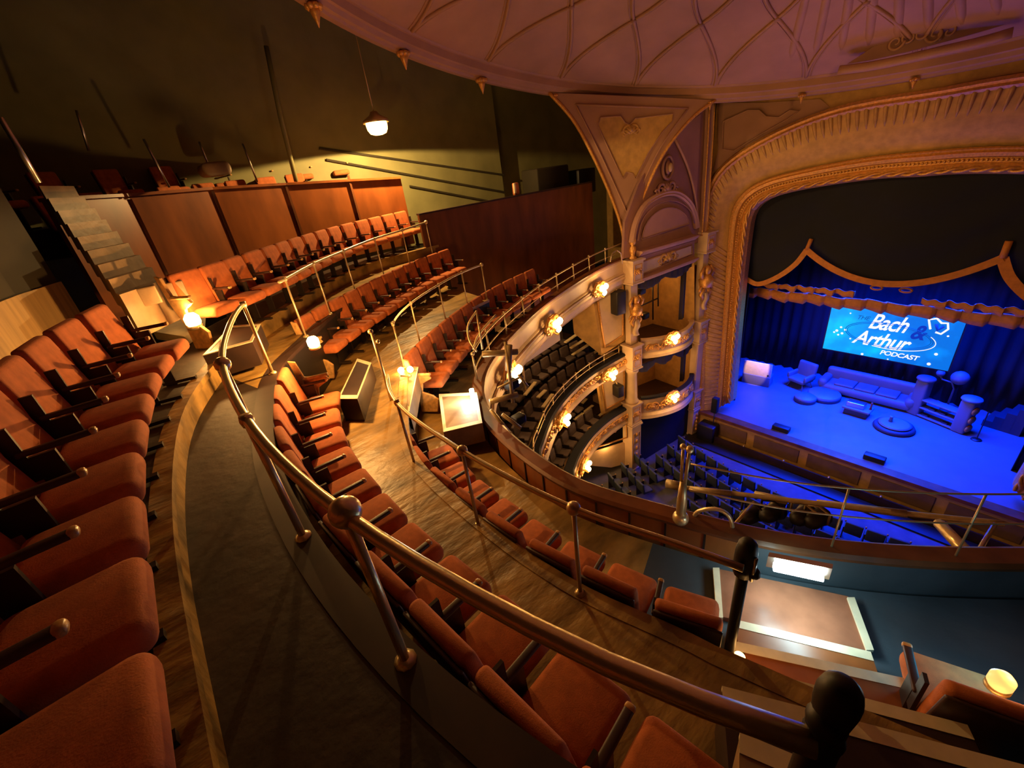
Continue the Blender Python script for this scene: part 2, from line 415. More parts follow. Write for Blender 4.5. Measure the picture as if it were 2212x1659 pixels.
# near brass rail: foreground right to the bend
iend = pk(railB, 527, 655, -.93)
nearB = railB[:iend+1]
pb = [Z(780,1140,-.95), Z(530,905,-.95), Z(480,795,-.95), Z(527,655,-.93), Z(1290,1430,-.95)]
pb = [nearest(nearB, q) for q in pb]
tube_rail('brass_handrail', nearB, .024, 'brass', [(q, drop(q, L_Z if i < 4 else L_Z)) for i, q in enumerate(pb[:4])], 'long curved brass handrail with a ball knob in the foreground, above the middle seat row', knobs=[pb[0]+Vector((0,0,.02)), pb[2]], r_post=.021)
farBr = railB[pk(railB, 600, 612, -.93):]
pf = [nearest(farBr, Z(x, y, -.93)) for x, y in ((612,605),(676,570),(740,543),(805,517),(866,498),(920,480))]
tube_rail('brass_handrail', farBr, .022, 'brass', [(q, drop(q, L_ZF)) for q in pf], 'far brass handrail in front of the top row of orange seats', r_post=.014, knobs=[pf[-1]])
iC = pk(railC, 836, 800, -1.86)
nearC = railC[:iC]
pc = [nearest(nearC, Z(x, y, -1.9)) for x, y in ((1228,1092),(998,972),(860,872))]
tube_rail('brass_handrail', nearC, .020, 'brassdull', [(q, drop(q, B_Z)) for q in pc], 'middle curved brass handrail running down to the black post', knobs=pc[:2], r_post=.015)
farCr = railC[pk(railC, 848, 700, -1.8):]
pg = [nearest(farCr, Z(x, y, -1.77)) for x, y in ((848,700),(885,657),(940,620),(990,592),(1040,572))]
tube_rail('brass_handrail', farCr, .018, 'brassdull', [(q, drop(q, B_ZF)) for q in pg], 'thin brass handrail in front of the far middle row of seats', r_post=.014, knobs=[pg[-1]])
# tall post with two collars beside the middle step lamp
tp = Z(808,738,-1.72); t = empty('brass_post', drop(tp, -2.6)); tag(t, 'tall brass post with a split head beside the step box', 'post')
MBa(t, MB().tube([drop(tp, -2.6), tp+Vector((0,0,.12))], .02, 8), 'shaft', 'brassdull')
MBa(t, MB().ball(tp+Vector((-.03,0,.13)), .035, 10).ball(tp+Vector((.05,.03,.0)), .028, 10), 'head', 'brassdull')
ti = Z(1185,512,-1.7)
# ================================================================ gallery front (parapet)
def parapet():
    t = empty('gallery_balustrade', aP[20]); ABS.add(t.name); tag(t, 'curved gallery front with brown ledge and cream beaded outer face', 'balcony front')
    base = par
    o = ext(par)
    o = resample(o, 110)
    MBa(t, MB().sweep(o, [(-.20,0),(-.17,.03),(-.02,.03),(.02,.0),(.0,-.05),(-.18,-.05)]), 'ledge', 'wood', smooth=False)
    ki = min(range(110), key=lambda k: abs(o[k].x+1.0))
    MBa(t, MB().sweep(o[:ki+1], [(-.15,-.05),(-.10,-.05),(-.10,-.62),(-.15,-.62)]), 'inner_panel', 'tealcast', smooth=False)  # right part of the panel carries the teal light cast as colour
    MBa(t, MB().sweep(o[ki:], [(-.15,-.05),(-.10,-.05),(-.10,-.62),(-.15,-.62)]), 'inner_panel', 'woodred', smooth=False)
    MBa(t, MB().sweep(o, [(-.06,-.05),(.0,-.05),(.015,-.10),(.0,-.14),(.0,-.44),(.04,-.48),(.05,-.56),(.10,-.60),(.12,-.66),(.06,-.74),(.04,-.84),(-.02,-.95),(-.06,-.95)]), 'fascia', 'cream', smooth=False)
    jn = MB()
    for k in range(ki, 78, 2):
        td = (o[k+1]-o[k-1]).normalized(); r = Vector((td.y, -td.x, 0)); jn.box(o[k] - r*.155 + Vector((0,0,-.33)), (.018,.016,.54), (td, r, Vector((0,0,1))))
    MBa(t, jn, 'panel_joints', 'wooddark', smooth=False)
    # beads: every bead is part of one moulding
    b = MB(); beads = resample(o, 330)
    for i, p in enumerate(beads):
        if i % 1 == 0:
            q = p; tdir = (beads[min(i+1, 329)]-beads[max(i-1, 0)]).normalized(); r = Vector((tdir.y, -tdir.x, 0))
            b.box(q + r*.09 + Vector((0,0,-.535)), (.055,.05,.05), (tdir, r, Vector((0,0,1))))
    MBa(t, b, 'bead_moulding', 'cream', smooth=False)
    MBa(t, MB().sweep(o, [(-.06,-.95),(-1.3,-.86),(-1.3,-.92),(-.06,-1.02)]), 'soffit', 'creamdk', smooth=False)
    return t
parapet()
# ================================================================ wood panels and side walls
def vpanel(name, pts, z0, z1, th, mt, label=None, cat=None, cap=None, kind=None):
    """vertical panel along plan points; z0/z1 may be lists"""
    pts = [Vector((x, y, 0)) for x, y in pts]; n = len(pts)
    z0 = z0 if isinstance(z0, list) else [z0]*n; z1 = z1 if isinstance(z1, list) else [z1]*n
    a = [Vector((p.x, p.y, z)) for p, z in zip(pts, z0)]; b = [Vector((p.x, p.y, z)) for p, z in zip(pts, z1)]
    a2 = [Vector((q.x, q.y, z)) for q, z in zip(offset(pts, -th), z0)]; b2 = [Vector((q.x, q.y, z)) for q, z in zip(offset(pts, -th), z1)]
    mb = MB().loft([a, b, b2, a2, a]); k = n
    mb.f.append((0, n, 2*n, 3*n)); mb.f.append((n-1, 2*n-1, 3*n-1, 4*n-1))
    return mb
r1 = vpanel('', [(-10.4,5.5),(-10.45,7),(-10.45,9),(-10.4,12.2)], -4.2, -.74, .08, 'wood')
t = empty('wood_screen', (-10.4,5.5,-4.2)); tag(t, 'long dark wooden screen wall at the far end of the gallery rows', 'panel')
MBa(t, r1, 'board', 'wood', smooth=False)
MBa(t, MB().sweep([Vector((-10.42,5.5,-.74)), Vector((-10.47,7,-.74)), Vector((-10.47,9,-.74)), Vector((-10.42,12.2,-.74))], [(-.10,0),(.05,0),(.05,.04),(-.10,.04)]), 'cap_rail', 'wooddark', smooth=False)
# wooden fascia of the upper tier behind the top row
up = fromz([(262,600,-.98),(390,590,-.97)])
upx = [(-9.5,-.9),(-10.5,.05),(-11.2,1.4),(-11.55,2.9),(-11.55,4.4),(-11.35,5.7)]
cols = []
t = empty('upper_tier_fascia', (-10.5,2,-1.5)); tag(t, 'tall orange-brown wooden fascia behind the top row of seats', 'panel')
MBa(t, vpanel('', upx, [-1.5]*6, [.44,.42,.40,.33,.24,.15], .08, 'x'), 'board', 'woodred', smooth=False)
for i in (1, 2, 3, 4):
    p = Vector((*upx[i], 0)); MBa(t, MB().box((p.x+.03, p.y, -.55), (.03,.05,1.86)), 'batten', 'wood', smooth=False)
MBa(t, MB().sweep([Vector((x, y, z)) for (x, y), z in zip(upx, [.44,.42,.40,.33,.24,.15])], [(-.12,0),(.06,0),(.06,.05),(-.12,.05)]), 'cap_rail', 'woodred', smooth=False)
# wall behind the near block and its lit foot
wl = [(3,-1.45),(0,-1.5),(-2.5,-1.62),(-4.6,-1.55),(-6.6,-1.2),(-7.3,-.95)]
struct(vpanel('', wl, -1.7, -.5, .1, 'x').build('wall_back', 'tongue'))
struct(vpanel('', [(x, y-.03) for x, y in wl], -.5, .62, .1, 'x').build('wall_back', 'darkgreen'))  # darker material puts the shade above the foot light into the colour
# side walls of the roof space
def wallquad(name, pts, mt, **k): return struct(MB().add(pts, [tuple(range(len(pts)))]).build(name, mt))
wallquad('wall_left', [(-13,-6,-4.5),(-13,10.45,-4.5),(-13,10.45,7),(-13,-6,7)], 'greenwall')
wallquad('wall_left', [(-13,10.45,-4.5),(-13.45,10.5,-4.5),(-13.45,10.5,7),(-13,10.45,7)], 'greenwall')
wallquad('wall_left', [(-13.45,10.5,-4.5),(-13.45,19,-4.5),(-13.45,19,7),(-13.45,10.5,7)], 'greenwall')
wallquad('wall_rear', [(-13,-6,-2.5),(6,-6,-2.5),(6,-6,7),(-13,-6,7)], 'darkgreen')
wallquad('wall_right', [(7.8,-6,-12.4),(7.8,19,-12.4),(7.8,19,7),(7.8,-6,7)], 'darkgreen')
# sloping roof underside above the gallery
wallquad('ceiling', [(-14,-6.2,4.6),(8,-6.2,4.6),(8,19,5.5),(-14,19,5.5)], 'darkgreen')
# sloped beams along the side wall, seen as dark lines
for k, (a, b) in enumerate((((705,345),(1090,415)), ((690,320),(1090,378)), ((885,402),(1085,440)))):
    pa, pb_ = X(*a, -12.95), X(*b, -12.95)
    o = MB().tube([pa, pb_], .032, 6).build('wall_pipe', 'darkgreen')
    tag(o, ['dark pipe sloping across the lit green side wall, middle of three','upper thin pipe sloping across the lit green side wall','lowest dark rail on the green side wall, just above the wooden screen'][k], 'pipe', 'pipes on the side wall')
# pendant lamp
pl = D(815, 276, 12.3)
t = empty('pendant_lamp', pl); tag(t, 'glowing pendant lamp with a dome shade hanging over the upper tier', 'lamp')
MBa(t, MB().lathe([(.03,.34),(.08,.33),(.12,.26),(.30,.16),(.31,.10),(.29,.10),(.26,.16),(.05,.26)], pl, 20), 'shade', 'brassdull')
MBa(t, MB().lathe([(.10,.14),(.245,.13),(.255,.06),(.24,-.04),(.19,-.12),(.10,-.15),(.001,-.155)], pl, 20), 'globe', 'bulbsoft')
MBa(t, MB().tube([pl+Vector((0,0,.33)), pl+Vector((0,0,2.4))], .012, 6), 'cord', 'brassdull')
light('SPOT', 'pendant_light', pl+Vector((0,0,-.20)), 820, (1.0,.62,.22), .03, pl+Vector((-.05,.0,-3)), 172, .06)
light('POINT', 'row_foot_light', Vector((-5.4,-1.28,-1.15)), 7, WARM, .06)
# ================================================================ dome
DC = Vector((-2.8, 8.14, 2.37)); DU = Vector((1,0,0)); DV = Vector((0,1,-.198)); DN = Vector((0,.194,.981)).normalized()
PH, DE = 3.668, -.2915
def rp(a, r, h=0): return DC + DU*(r*math.cos(a)) + DV*(r*.985*math.sin(a)) + DN*h
def ring(r, h, n=120): return [rp(2*math.pi*k/n, r, h) for k in range(n)]
t = empty('ceiling_dome', DC); ABS.add(t.name); struct(t)
MBa(t, MB().loft([ring(8.72,.45), ring(8.70,.10), ring(8.52,.0), ring(8.33,-.02), ring(8.30,.03), ring(8.22,.05), ring(8.18,.13), ring(8.12,.15), ring(8.10,.30), ring(8.02,.30), ring(7.99,.34)], closed=True), 'cornice_ring', 'mauve', smooth=False)
def dh(r): return .34 + 1.5*(1-(r/8.0)**2)
rs = [8.0-.4*k for k in range(20)] + [.05]
MBa(t, MB().loft([ring(r, dh(r)) for r in rs], closed=True), 'shell', 'mauve', smooth=True)
rb = MB(); nodes = MB()
for i in range(-6, 16):
    a0 = PH + DE*i
    for sg in (-1, 1):
        pts = []
        for k in range(25):
            u = k/12.0; r = 7.97-2.15*u; of = .5*u**1.9 if u <= 1 else 1-.5*(2-u)**1.9
            pts.append((a0 + sg*abs(DE)*of, r))
        rb.tube([rp(a, r, dh(r)-.02) for a, r in pts], .042, 6)
        rb.tube([rp(a+sg*.10/r, r, dh(r)-.005) for a, r in pts], .018, 5)
    r = 7.97-2.15; nodes.ball(rp(a0+DE*.5, r, dh(r)-.03), .085, 8, (1,1,.6))
MBa(t, rb, 'lattice_ribs', 'mauve'); MBa(t, nodes, 'rib_bosses', 'mauvedk')
fl_ = MB()
for k in range(22):
    a = 1.98 - .075*k; fl_.tube([rp(a, r, dh(r)+.075) for r in (7.5,7.0,6.2,5.2,4.2,3.2)], [.04,.11,.12,.11,.10,.04], 10)
MBa(t, fl_, 'fluting', 'mauve')
MBa(t, MB().loft([ring(2.9, dh(2.9)-.06), ring(2.75, dh(2.8)-.10), ring(2.6, dh(2.6)-.04)], closed=True), 'centre_moulding', 'mauve')
# rosettes
def frame_at(p, n, up=Vector((0,0,1))):
    n = n.normalized(); u = up.cross(n).normalized(); v = n.cross(u); return (u, v, n)
proto_r = None
for i in range(-3, 12):
    a = PH + DE*i
    if proto_r is None:
        t = empty('ceiling_rosette'); mb = MB()
        for k in range(7):
            q = 2*math.pi*k/7; mb.ball((.085*math.cos(q), .085*math.sin(q), 0), .055, 8, (1,1,.8))
        mb.ball((0,0,.0), .08, 10); mb.build('petals', 'gilt', t, smooth=True)
        MB().lathe([(.085,-.02),(.07,-.08),(.035,-.17),(.004,-.25)], (0,0,0), 10).build('pendant', 'gilt', t, smooth=True)
        proto_r = o = t
    else: o = dup(proto_r)
    o.location = rp(a, 8.30, -.03)
    s = 1.25 if i < 3 else .8; o.scale = (s, s, s)
    names = {0:'at the upper edge of the picture', 1:'second from the upper left, over the dark roof', 2:'last before the plaster spandrel', 3:'where the gilt spandrel edge meets the ring', 4:'over the middle of the V-shaped spandrel', 5:'where the box arch meets the ring', 6:'over the purple panel beside the proscenium', 7:'under the sounding board moulding'}
    tag(o, 'gilt rosette on the ceiling ring ' + names.get(i, 'beyond the picture edge'), 'rosette', 'rosettes round the ceiling ring')
# sounding board moulding over the proscenium
t = empty('sounding_board', Z(2000,110,.9)); tag(t, 'pale moulded bar with carved lunette on the ceiling above the proscenium', 'moulding')
bar = [rp(PH+DE*6.42+.0-.105*k, 7.86-.0, .10) for k in range(9)]
bar = [PL(x, y, (-5.5,15.0), (0,15.7)) for x, y in ((1812,152),(1880,143),(1960,127),(2050,106),(2120,90),(2188,70))]
MBa(t, MB().tube(resample(bar, 16), .10, 8), 'bar', 'mauve')
crest = [PL(x, y, (-5.5,15.15), (0,15.85)) for x, y in ((1830,138),(1870,112),(1920,78),(1960,56),(2010,44),(2060,46),(2120,42),(2180,25),(2190,48),(2120,68),(2050,88),(1960,112),(1880,130))]
MBa(t, MB().prism(crest, (0,.12,0)), 'lunette', 'mauvedk', smooth=False)
sc = MB()
def spiral(mb, c, u, v, r, turns=1.4, th=.03, ph=0, flip=1):
    pts = []
    for k in range(22):
        s = k/21; a = ph + flip*turns*2*math.pi*s; rr = r*(1-s*.85); pts.append(c + u*(rr*math.cos(a)) + v*(rr*math.sin(a)))
    mb.tube(pts, [th*(1-.5*k/21) for k in range(22)], 6)
U_, V_ = Vector((1,0,0)), Vector((0,0,1))
for k, (x, y) in enumerate(((1935,92),(1965,80),(1990,72),(2020,74),(2050,68))):
    spiral(sc, PL(x, y, (-5.5,15.05), (0,15.75)), U_, V_, .17, 1.3, .035, k, 1 if k % 2 else -1)
MBa(t, sc, 'carving', 'mauve')

# ================================================================ ornament helper
def ornament(mb, c, u, v, n, w, h, seed=0, balls=True):
    """symmetric acanthus spray: scrolls either side of a shell"""
    th = min(w, h)*.09
    for sg in (-1, 1):
        spiral(mb, c + u*(sg*w*.24) + v*(h*.02), u*sg, v, h*.30, 1.3, th, 2.6, -1)
        spiral(mb, c + u*(sg*w*.40) - v*(h*.12), u*sg, v, h*.20, 1.2, th*.8, .4, 1)
        for k in range(4):
            a = .5 + k*.45; p0 = c + v*(-h*.15); mb.tube([p0, p0 + u*(sg*math.cos(a)*h*.3) + v*(math.sin(a)*h*.35) + n*.02, p0 + u*(sg*math.cos(a)*h*.36) + v*(math.sin(a)*h*.5)], [th, th*1.2, th*.3], 6)
    if balls:
        k0 = len(mb.v); mb.ball(c + v*(h*.05) + n*.02, h*.16, 10)
# ================================================================ pendentive and box wall
PA, PB = (-10.57,10.9), (-7.7,14.7); BA, BB = (-8.9,12.2), (-8.4,16.6)
pn = Vector((PB[1]-PA[1], PA[0]-PB[0], 0)).normalized(); bn = Vector((BB[1]-BA[1], BA[0]-BB[0], 0)).normalized()   # towards the house
if pn.x < 0: pn = -pn
if bn.x < 0: bn = -bn
Lp = resample([PL(x, y, PA, PB) for x, y in ((1186,200),(1240,262),(1285,345),(1320,425),(1342,490),(1352,552))], 24)
Rp = resample([PL(x, y, PA, PB) for x, y in ((1545,216),(1492,258),(1440,322),(1402,395),(1375,470),(1361,552))], 24)
t = empty('wall_spandrel', Lp[-1]); ABS.add(t.name); struct(t)
bk = -pn*.18
MBa(t, MB().loft([Lp, Rp, [p+bk for p in Rp], [p+bk for p in Lp], Lp]), 'plaster', 'mauve', smooth=False)
MBa(t, MB().tube(Lp, .055, 8), 'edge_moulding', 'gilt'); MBa(t, MB().tube(Rp, .05, 8), 'edge_moulding', 'gilt')
inn = [PL(x, y, PA, PB)+pn*.02 for x, y in ((1243,226),(1486,234),(1420,330),(1358,468),(1300,340))]
MBa(t, MB().tube(resample([inn[0], inn[4], inn[3]], 12), .028, 6).tube(resample([inn[1], inn[2], inn[3]], 12), .028, 6).tube([inn[0], inn[1]], .028, 6), 'frame_moulding', 'mauve')
# spandrel panel outline
pan = [PL(x, y, PA, PB)+pn*.03 for x, y in ((1297,254),(1340,251),(1350,266),(1360,270),(1371,256),(1453,246),(1452,262),(1430,285),(1400,330),(1373,385),(1365,374),(1352,372),(1344,385),(1318,330),(1291,272))]
MBa(t, MB().prism([p-pn*.03 for p in pan], pn*.015), 'panel', 'giltpl', smooth=False)
MBa(t, MB().tube(pan, .020, 6, closed=True), 'panel_moulding', 'mauve')
uo = Vector((PB[0]-PA[0], PB[1]-PA[1], 0)).normalized()
m_ = MB(); ornament(m_, PL(1362,282,PA,PB)+pn*.02, uo, V_, pn, .5, .5); MBa(t, m_, 'spray', 'giltpl')
# wall above the boxes
t = empty('wall_box_arch', (*BB, -3)); ABS.add(t.name); struct(t)
bw = [PL(x, y, BA, BB) - bn*.12 for x, y in ((1352,560),(1356,480),(1385,400),(1425,325),(1480,262),(1540,200),(1548,300),(1544,420),(1532,520))]
MBa(t, MB().prism(bw, -bn*.1), 'plaster', 'mauvedk', smooth=False)
bu = Vector((BB[0]-BA[0], BB[1]-BA[1], 0)).normalized()
rib = [PL(x, y, BA, BB) for x, y in ((1536,215),(1532,300),(1526,400),(1519,508))]
MBa(t, MB().sweep(resample(rib, 10), [(-.16,-.1),(-.16,.03),(-.08,.06),(-.05,.02),(.05,.02),(.08,.06),(.14,.03),(.14,-.1)], up=bn), 'pilaster_strip', 'mauve', smooth=False)
MBa(t, MB().tube(resample([p + bu*-.14 + bn*.05 for p in rib], 10), .03, 6).tube(resample([p + bu*.13 + bn*.05 for p in rib], 10), .03, 6), 'strip_edging', 'gilt')
MBa(t, MB().tube(resample([PL(x, y, BA, BB) for x, y in ((1458,300),(1482,350),(1497,400),(1505,450),(1507,480))], 14), .045, 6), 'inner_arch', 'mauve')
tri = [PL(x, y, BA, BB)-bn*.07 for x, y in ((1462,296),(1495,262),(1518,245),(1514,330),(1508,430),(1499,395),(1486,350))]
MBa(t, MB().prism(tri, -bn*.03), 'triangle_panel', 'mauve', smooth=False)
arch = resample([PL(x, y, BA, BB) for x, y in ((1366,524),(1374,482),(1395,442),(1430,419),(1464,417),(1491,438),(1504,470),(1507,492))], 26)
MBa(t, MB().sweep(arch, [(-.08,-.1),(-.08,.02),(-.03,.07),(.03,.02),(.06,.05),(.11,.0),(.11,-.1)], up=bn), 'lunette_arch', 'mauve', smooth=False)
lun = resample([PL(x, y, BA, BB)-bn*.06 for x, y in ((1388,517),(1396,487),(1414,463),(1440,449),(1466,452),(1485,467),(1490,484))], 16)
MBa(t, MB().prism(lun, bn*.02), 'lunette_panel', 'mauve', smooth=False)
MBa(t, MB().tube([p+bn*.03 for p in lun], .022, 6, closed=True).tube(resample([PL(x, y, BA, BB) for x, y in ((1378,520),(1387,478),(1408,450),(1440,434),(1470,438),(1494,458),(1500,482))], 16), .018, 6), 'lunette_moulding', 'mauvedk')
c_ = PL(1443,362,BA,BB); cm_ = MB(); cm_.ball(c_, .17, 12, (.5,.8,1.25)); ornament(cm_, PL(1440,408,BA,BB), bu, V_, bn, 1.15, .62)
cm_.tube([c_+bu*(.26*math.cos(q))+V_*(.34*math.sin(q)) for q in [k*math.pi/8 for k in range(16)]], .05, 6, closed=True)
MBa(t, cm_, 'cartouche', 'mauvedk'); MBa(t, MB().ball(c_+bn*.10, .12, 12, (.5,.8,1.2)), 'cartouche_shield', 'cream')

# ---------------- box bay: pillars
def zpx(x, y, A=BA, B=BB): return PL(x, y, A, B)
ax = (bu, -bn, V_)
def pillar(base_xy, levels, w, nm, label):
    """levels: list of (z_top, z_bot, kind)"""
    b = Vector((*base_xy, -12.2)); t = empty('box_pillar', b); tag(t, label, 'pillar')
    for zt, zb, kind in levels:
        c = Vector((*base_xy, (zt+zb)/2)); h = zt-zb
        if kind == 'block':
            mb = MB().box(c, (w*1.25, w*1.25, h), ax); mb.box(c+V_*(h/2), (w*1.5, w*1.5, .07), ax); mb.box(c-V_*(h/2-.03), (w*1.4, w*1.4, .06), ax)
            MBa(t, mb, 'block', 'cream', smooth=False, bevel=.01)
            m2 = MB(); cc = c + bn*(w*.63); m2.tube([cc+bu*(sx*w*.42)+V_*(sz*h*.33) for sx, sz in ((-1,-1),(1,-1),(1,1),(-1,1))], .02, 6, closed=True)
            if h < 1.2: ornament(m2, cc, bu, V_, bn, w*.8, h*.5)
            else:
                for k in range(5): m2.ball(cc + V_*(h*(-.3+.15*k)), .07, 8, (1,1,1.5))
            MBa(t, m2, 'block_ornament', 'gilt')
        elif kind == 'shaft':
            MBa(t, MB().box(c, (w*.85, w*.85, h), ax), 'shaft', 'cream', smooth=False, bevel=.01)
            MBa(t, MB().box(c+bu*(-w*.44)+bn*(w*.3), (.05,.05,h), ax), 'shaft_edge', 'cream', smooth=False)
        elif kind == 'column':
            MBa(t, MB().lathe([(w*.62,-h/2),(w*.62,-h/2+.1),(w*.5,-h/2+.16),(w*.46,0),(w*.43,h/2-.2),(w*.6,h/2-.08),(w*.6,h/2)], c, 18), 'column', 'cream')
        elif kind == 'figure':
            MBa(t, MB().box(c-bn*(w*.1), (w*.8, w*.6, h), ax), 'shaft', 'cream', smooth=False)
            f = MB(); q = c + bn*(w*.40); h *= .72
            f.ball(q+V_*(h*.36), h*.085, 12, (1,1,1.2)); f.lathe([(.04,-.05),(h*.13,0),(h*.15,h*.14),(h*.10,h*.22),(h*.05,h*.27)], q+V_*(h*.03), 12)
            for sg in (-1,1): f.tube([q+bu*(sg*h*.14)+V_*(h*.22), q+bu*(sg*h*.2)+V_*(h*.33)+bn*.03, q+bu*(sg*h*.1)+V_*(h*.44)], [h*.045,h*.04,h*.03], 8)
            for sg in (-1,1):
                spiral(f, q+bu*(sg*h*.08)+V_*(h*-.05), bu*sg, V_, h*.12, 1.2, h*.03, 0, 1)
                f.tube([q+bu*(sg*h*.05)+V_*(h*.0), q+bu*(sg*h*.14)-V_*(h*.12), q+bu*(sg*h*.06)-V_*(h*.24)], [h*.05,h*.05,h*.03], 8)
            MBa(t, f, 'caryatid', 'gilt')
            s2 = MB(); s2.sweep(resample([q-V_*(h*.1)+bn*.02, q-V_*(h*.22)+bn*.10, q-V_*(h*.36)+bn*.0, q-V_*(h*.46)+bn*.06], 10), [(-w*.3,-.05),(w*.3,-.05),(w*.2,.05),(-w*.2,.05)], up=bn)
            MBa(t, s2, 'scroll_console', 'cream')
        elif kind == 'finial':
            MBa(t, MB().lathe([(.14,0),(.14,.05),(.07,.1),(.09,.2),(.13,.3),(.11,.4),(.05,.44),(.12,.52),(.13,.62),(.07,.72),(.001,.75)], c-V_*(h/2), 14), 'finial', 'gilt')
    return t
P1 = Vector((-8.95, 12.45, 0)); P2 = Vector((-8.42, 16.35, 0))
def z1(y): return PL(1364, y, (P1.x, P1.y), (P1.x+.1, P1.y+1)).z
def z2(y): return PL(1512, y, (P2.x, P2.y), (P2.x+.1, P2.y+1)).z
pillar((P1.x, P1.y), [(z1(520), z1(560), 'finial'), (z1(562), z1(612), 'block'), (z1(615), z1(742), 'figure'), (z1(745), z1(795), 'block'), (z1(797), z1(868), 'column'), (z1(870), z1(912), 'block'), (z1(914), -12.2, 'block')], .42, 'p', 'cream and gilt pillar at the auditorium side of the stacked boxes')
pillar((P2.x, P2.y), [(z2(505), z2(548), 'block'), (z2(550), z2(688), 'figure'), (z2(690), z2(735), 'block'), (z2(737), z2(830), 'shaft'), (z2(832), z2(868), 'block'), (z2(870), -12.2, 'block')], .42, 'p', 'cream and gilt pillar between the boxes and the proscenium')
# entablature between the pillars
t = empty('wall_box_entablature', (*BA, -3)); ABS.add(t.name); struct(t)
def bay(y1, y2, d=0, x1=1378, x2=1500):      # two pixel heights at the pillars -> 3D ends
    return PL(x1, y1, BA, BB)+bn*d, PL(x2, y2, BA, BB)+bn*d
def band(mb, ya, yb, d, prof): a, b = bay(ya, yb, d); mb.sweep([a, b], prof, up=V_)
e = MB()
for ya, yb in ((548,512),(606,560)):
    a, b = bay(ya, yb, 0); e.sweep([a, b], [(-.1,-.10),(.05,-.10),(.12,-.03),(.20,.03),(.20,.08),(-.1,.10)])
MBa(t, e, 'cornice', 'mauve', smooth=False)
a, b = bay(556,520); a2, b2 = bay(604,558)
MBa(t, MB().prism([a, b, b2, a2], -bn*.1), 'frieze', 'mauvedk', smooth=False)
a, b = bay(566,530,.02,1386,1494); a2, b2 = bay(592,548,.02,1386,1494)
MBa(t, MB().tube([a, b, b2, a2], .025, 6, closed=True), 'frieze_moulding', 'mauve')
for f0, f1 in ((.02,.36),(.66,.98)):
    q = [a.lerp(b, f0), a.lerp(b, f1), a2.lerp(b2, f1), a2.lerp(b2, f0)]; MBa(t, MB().prism(q, bn*.01), 'frieze_panel', 'cream', smooth=False)
m_ = MB(); ornament(m_, (a+b+a2+b2)/4, bu, V_, bn, 1.1, .62); MBa(t, m_, 'frieze_spray', 'giltpl')
# box interiors and fronts
def box_room(name, yt, yb, label, drape_h, seats, floor_d):
    a, b = bay(*yt); a2, b2 = bay(*yb)
    t = empty(name, a2); ABS.add(t.name); struct(t)
    dp = -bn*2.2
    MBa(t, MB().add([a+dp, b+dp, b2+dp, a2+dp], [(0,1,2,3)]), 'back_wall', 'ochre', smooth=False)
    MBa(t, MB().add([a, a+dp, a2+dp, a2], [(0,1,2,3)]), 'side_wall', 'ochre', smooth=False)
    MBa(t, MB().add([b, b+dp, b2+dp, b2], [(0,1,2,3)]), 'side_wall', 'ochre', smooth=False)
    MBa(t, MB().add([a2, b2, b2+dp, a2+dp], [(0,1,2,3)]), 'box_floor', 'wooddark', smooth=False)
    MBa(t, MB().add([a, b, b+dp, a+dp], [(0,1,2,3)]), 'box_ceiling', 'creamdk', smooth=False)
    return a, b, a2, b2
BX = []
BX.append(box_room('wall_upper_box', (608,562), (770,722), '', .3, 0, 0))
BX.append(box_room('wall_lower_box', (790,742), (905,850), '', .3, 0, 0))
def bow(a, b, d, n=18): return [a.lerp(b, k/(n-1)) + bn*(d*math.sin(math.pi*k/(n-1))**.8) for k in range(n)]
def box_front(ya, yb, yc, yd, label, lampx, lampy, top):
    a, b = bay(ya, yb, 0, 1384, 1494); a2, b2 = bay(yc, yd, 0, 1384, 1494); h = a.z-a2.z
    t = empty('box_balustrade', a2); ABS.add(t.name); tag(t, label, 'balustrade', 'bowed box fronts')
    P = bow(a, b, .55)
    MBa(t, MB().sweep(P, [(-.10,0),(-.08,.05),(.08,.05),(.10,.0),(.06,-.05),(-.10,-.05)]), 'ledge', top, smooth=False)
    MBa(t, MB().sweep(P, [(-.06,-.05),(.02,-.05),(.05,-h*.3),(.02,-h*.75),(.10,-h*.85),(.12,-h),(-.06,-h)]), 'front', 'cream', smooth=False)
    o = MB()
    for k in (2, 5, 8, 11, 14):
        q = P[k]; td = (P[k+1]-P[k-1]).normalized(); r = td.cross(V_).normalized(); ornament(o, q + r*.07 - V_*(h*.45), td, V_, r, .55, h*.62)
    MBa(t, o, 'gilt_spray', 'gilt'); return P
box_front(735,693,772,728,'upper bowed box front with cream plaster, gilt sprays and a glowing lamp',0,0,'cream')
box_front(860,808,902,846,'lower bowed box front with blue-grey padded ledge and gilt sprays',0,0,'drape')
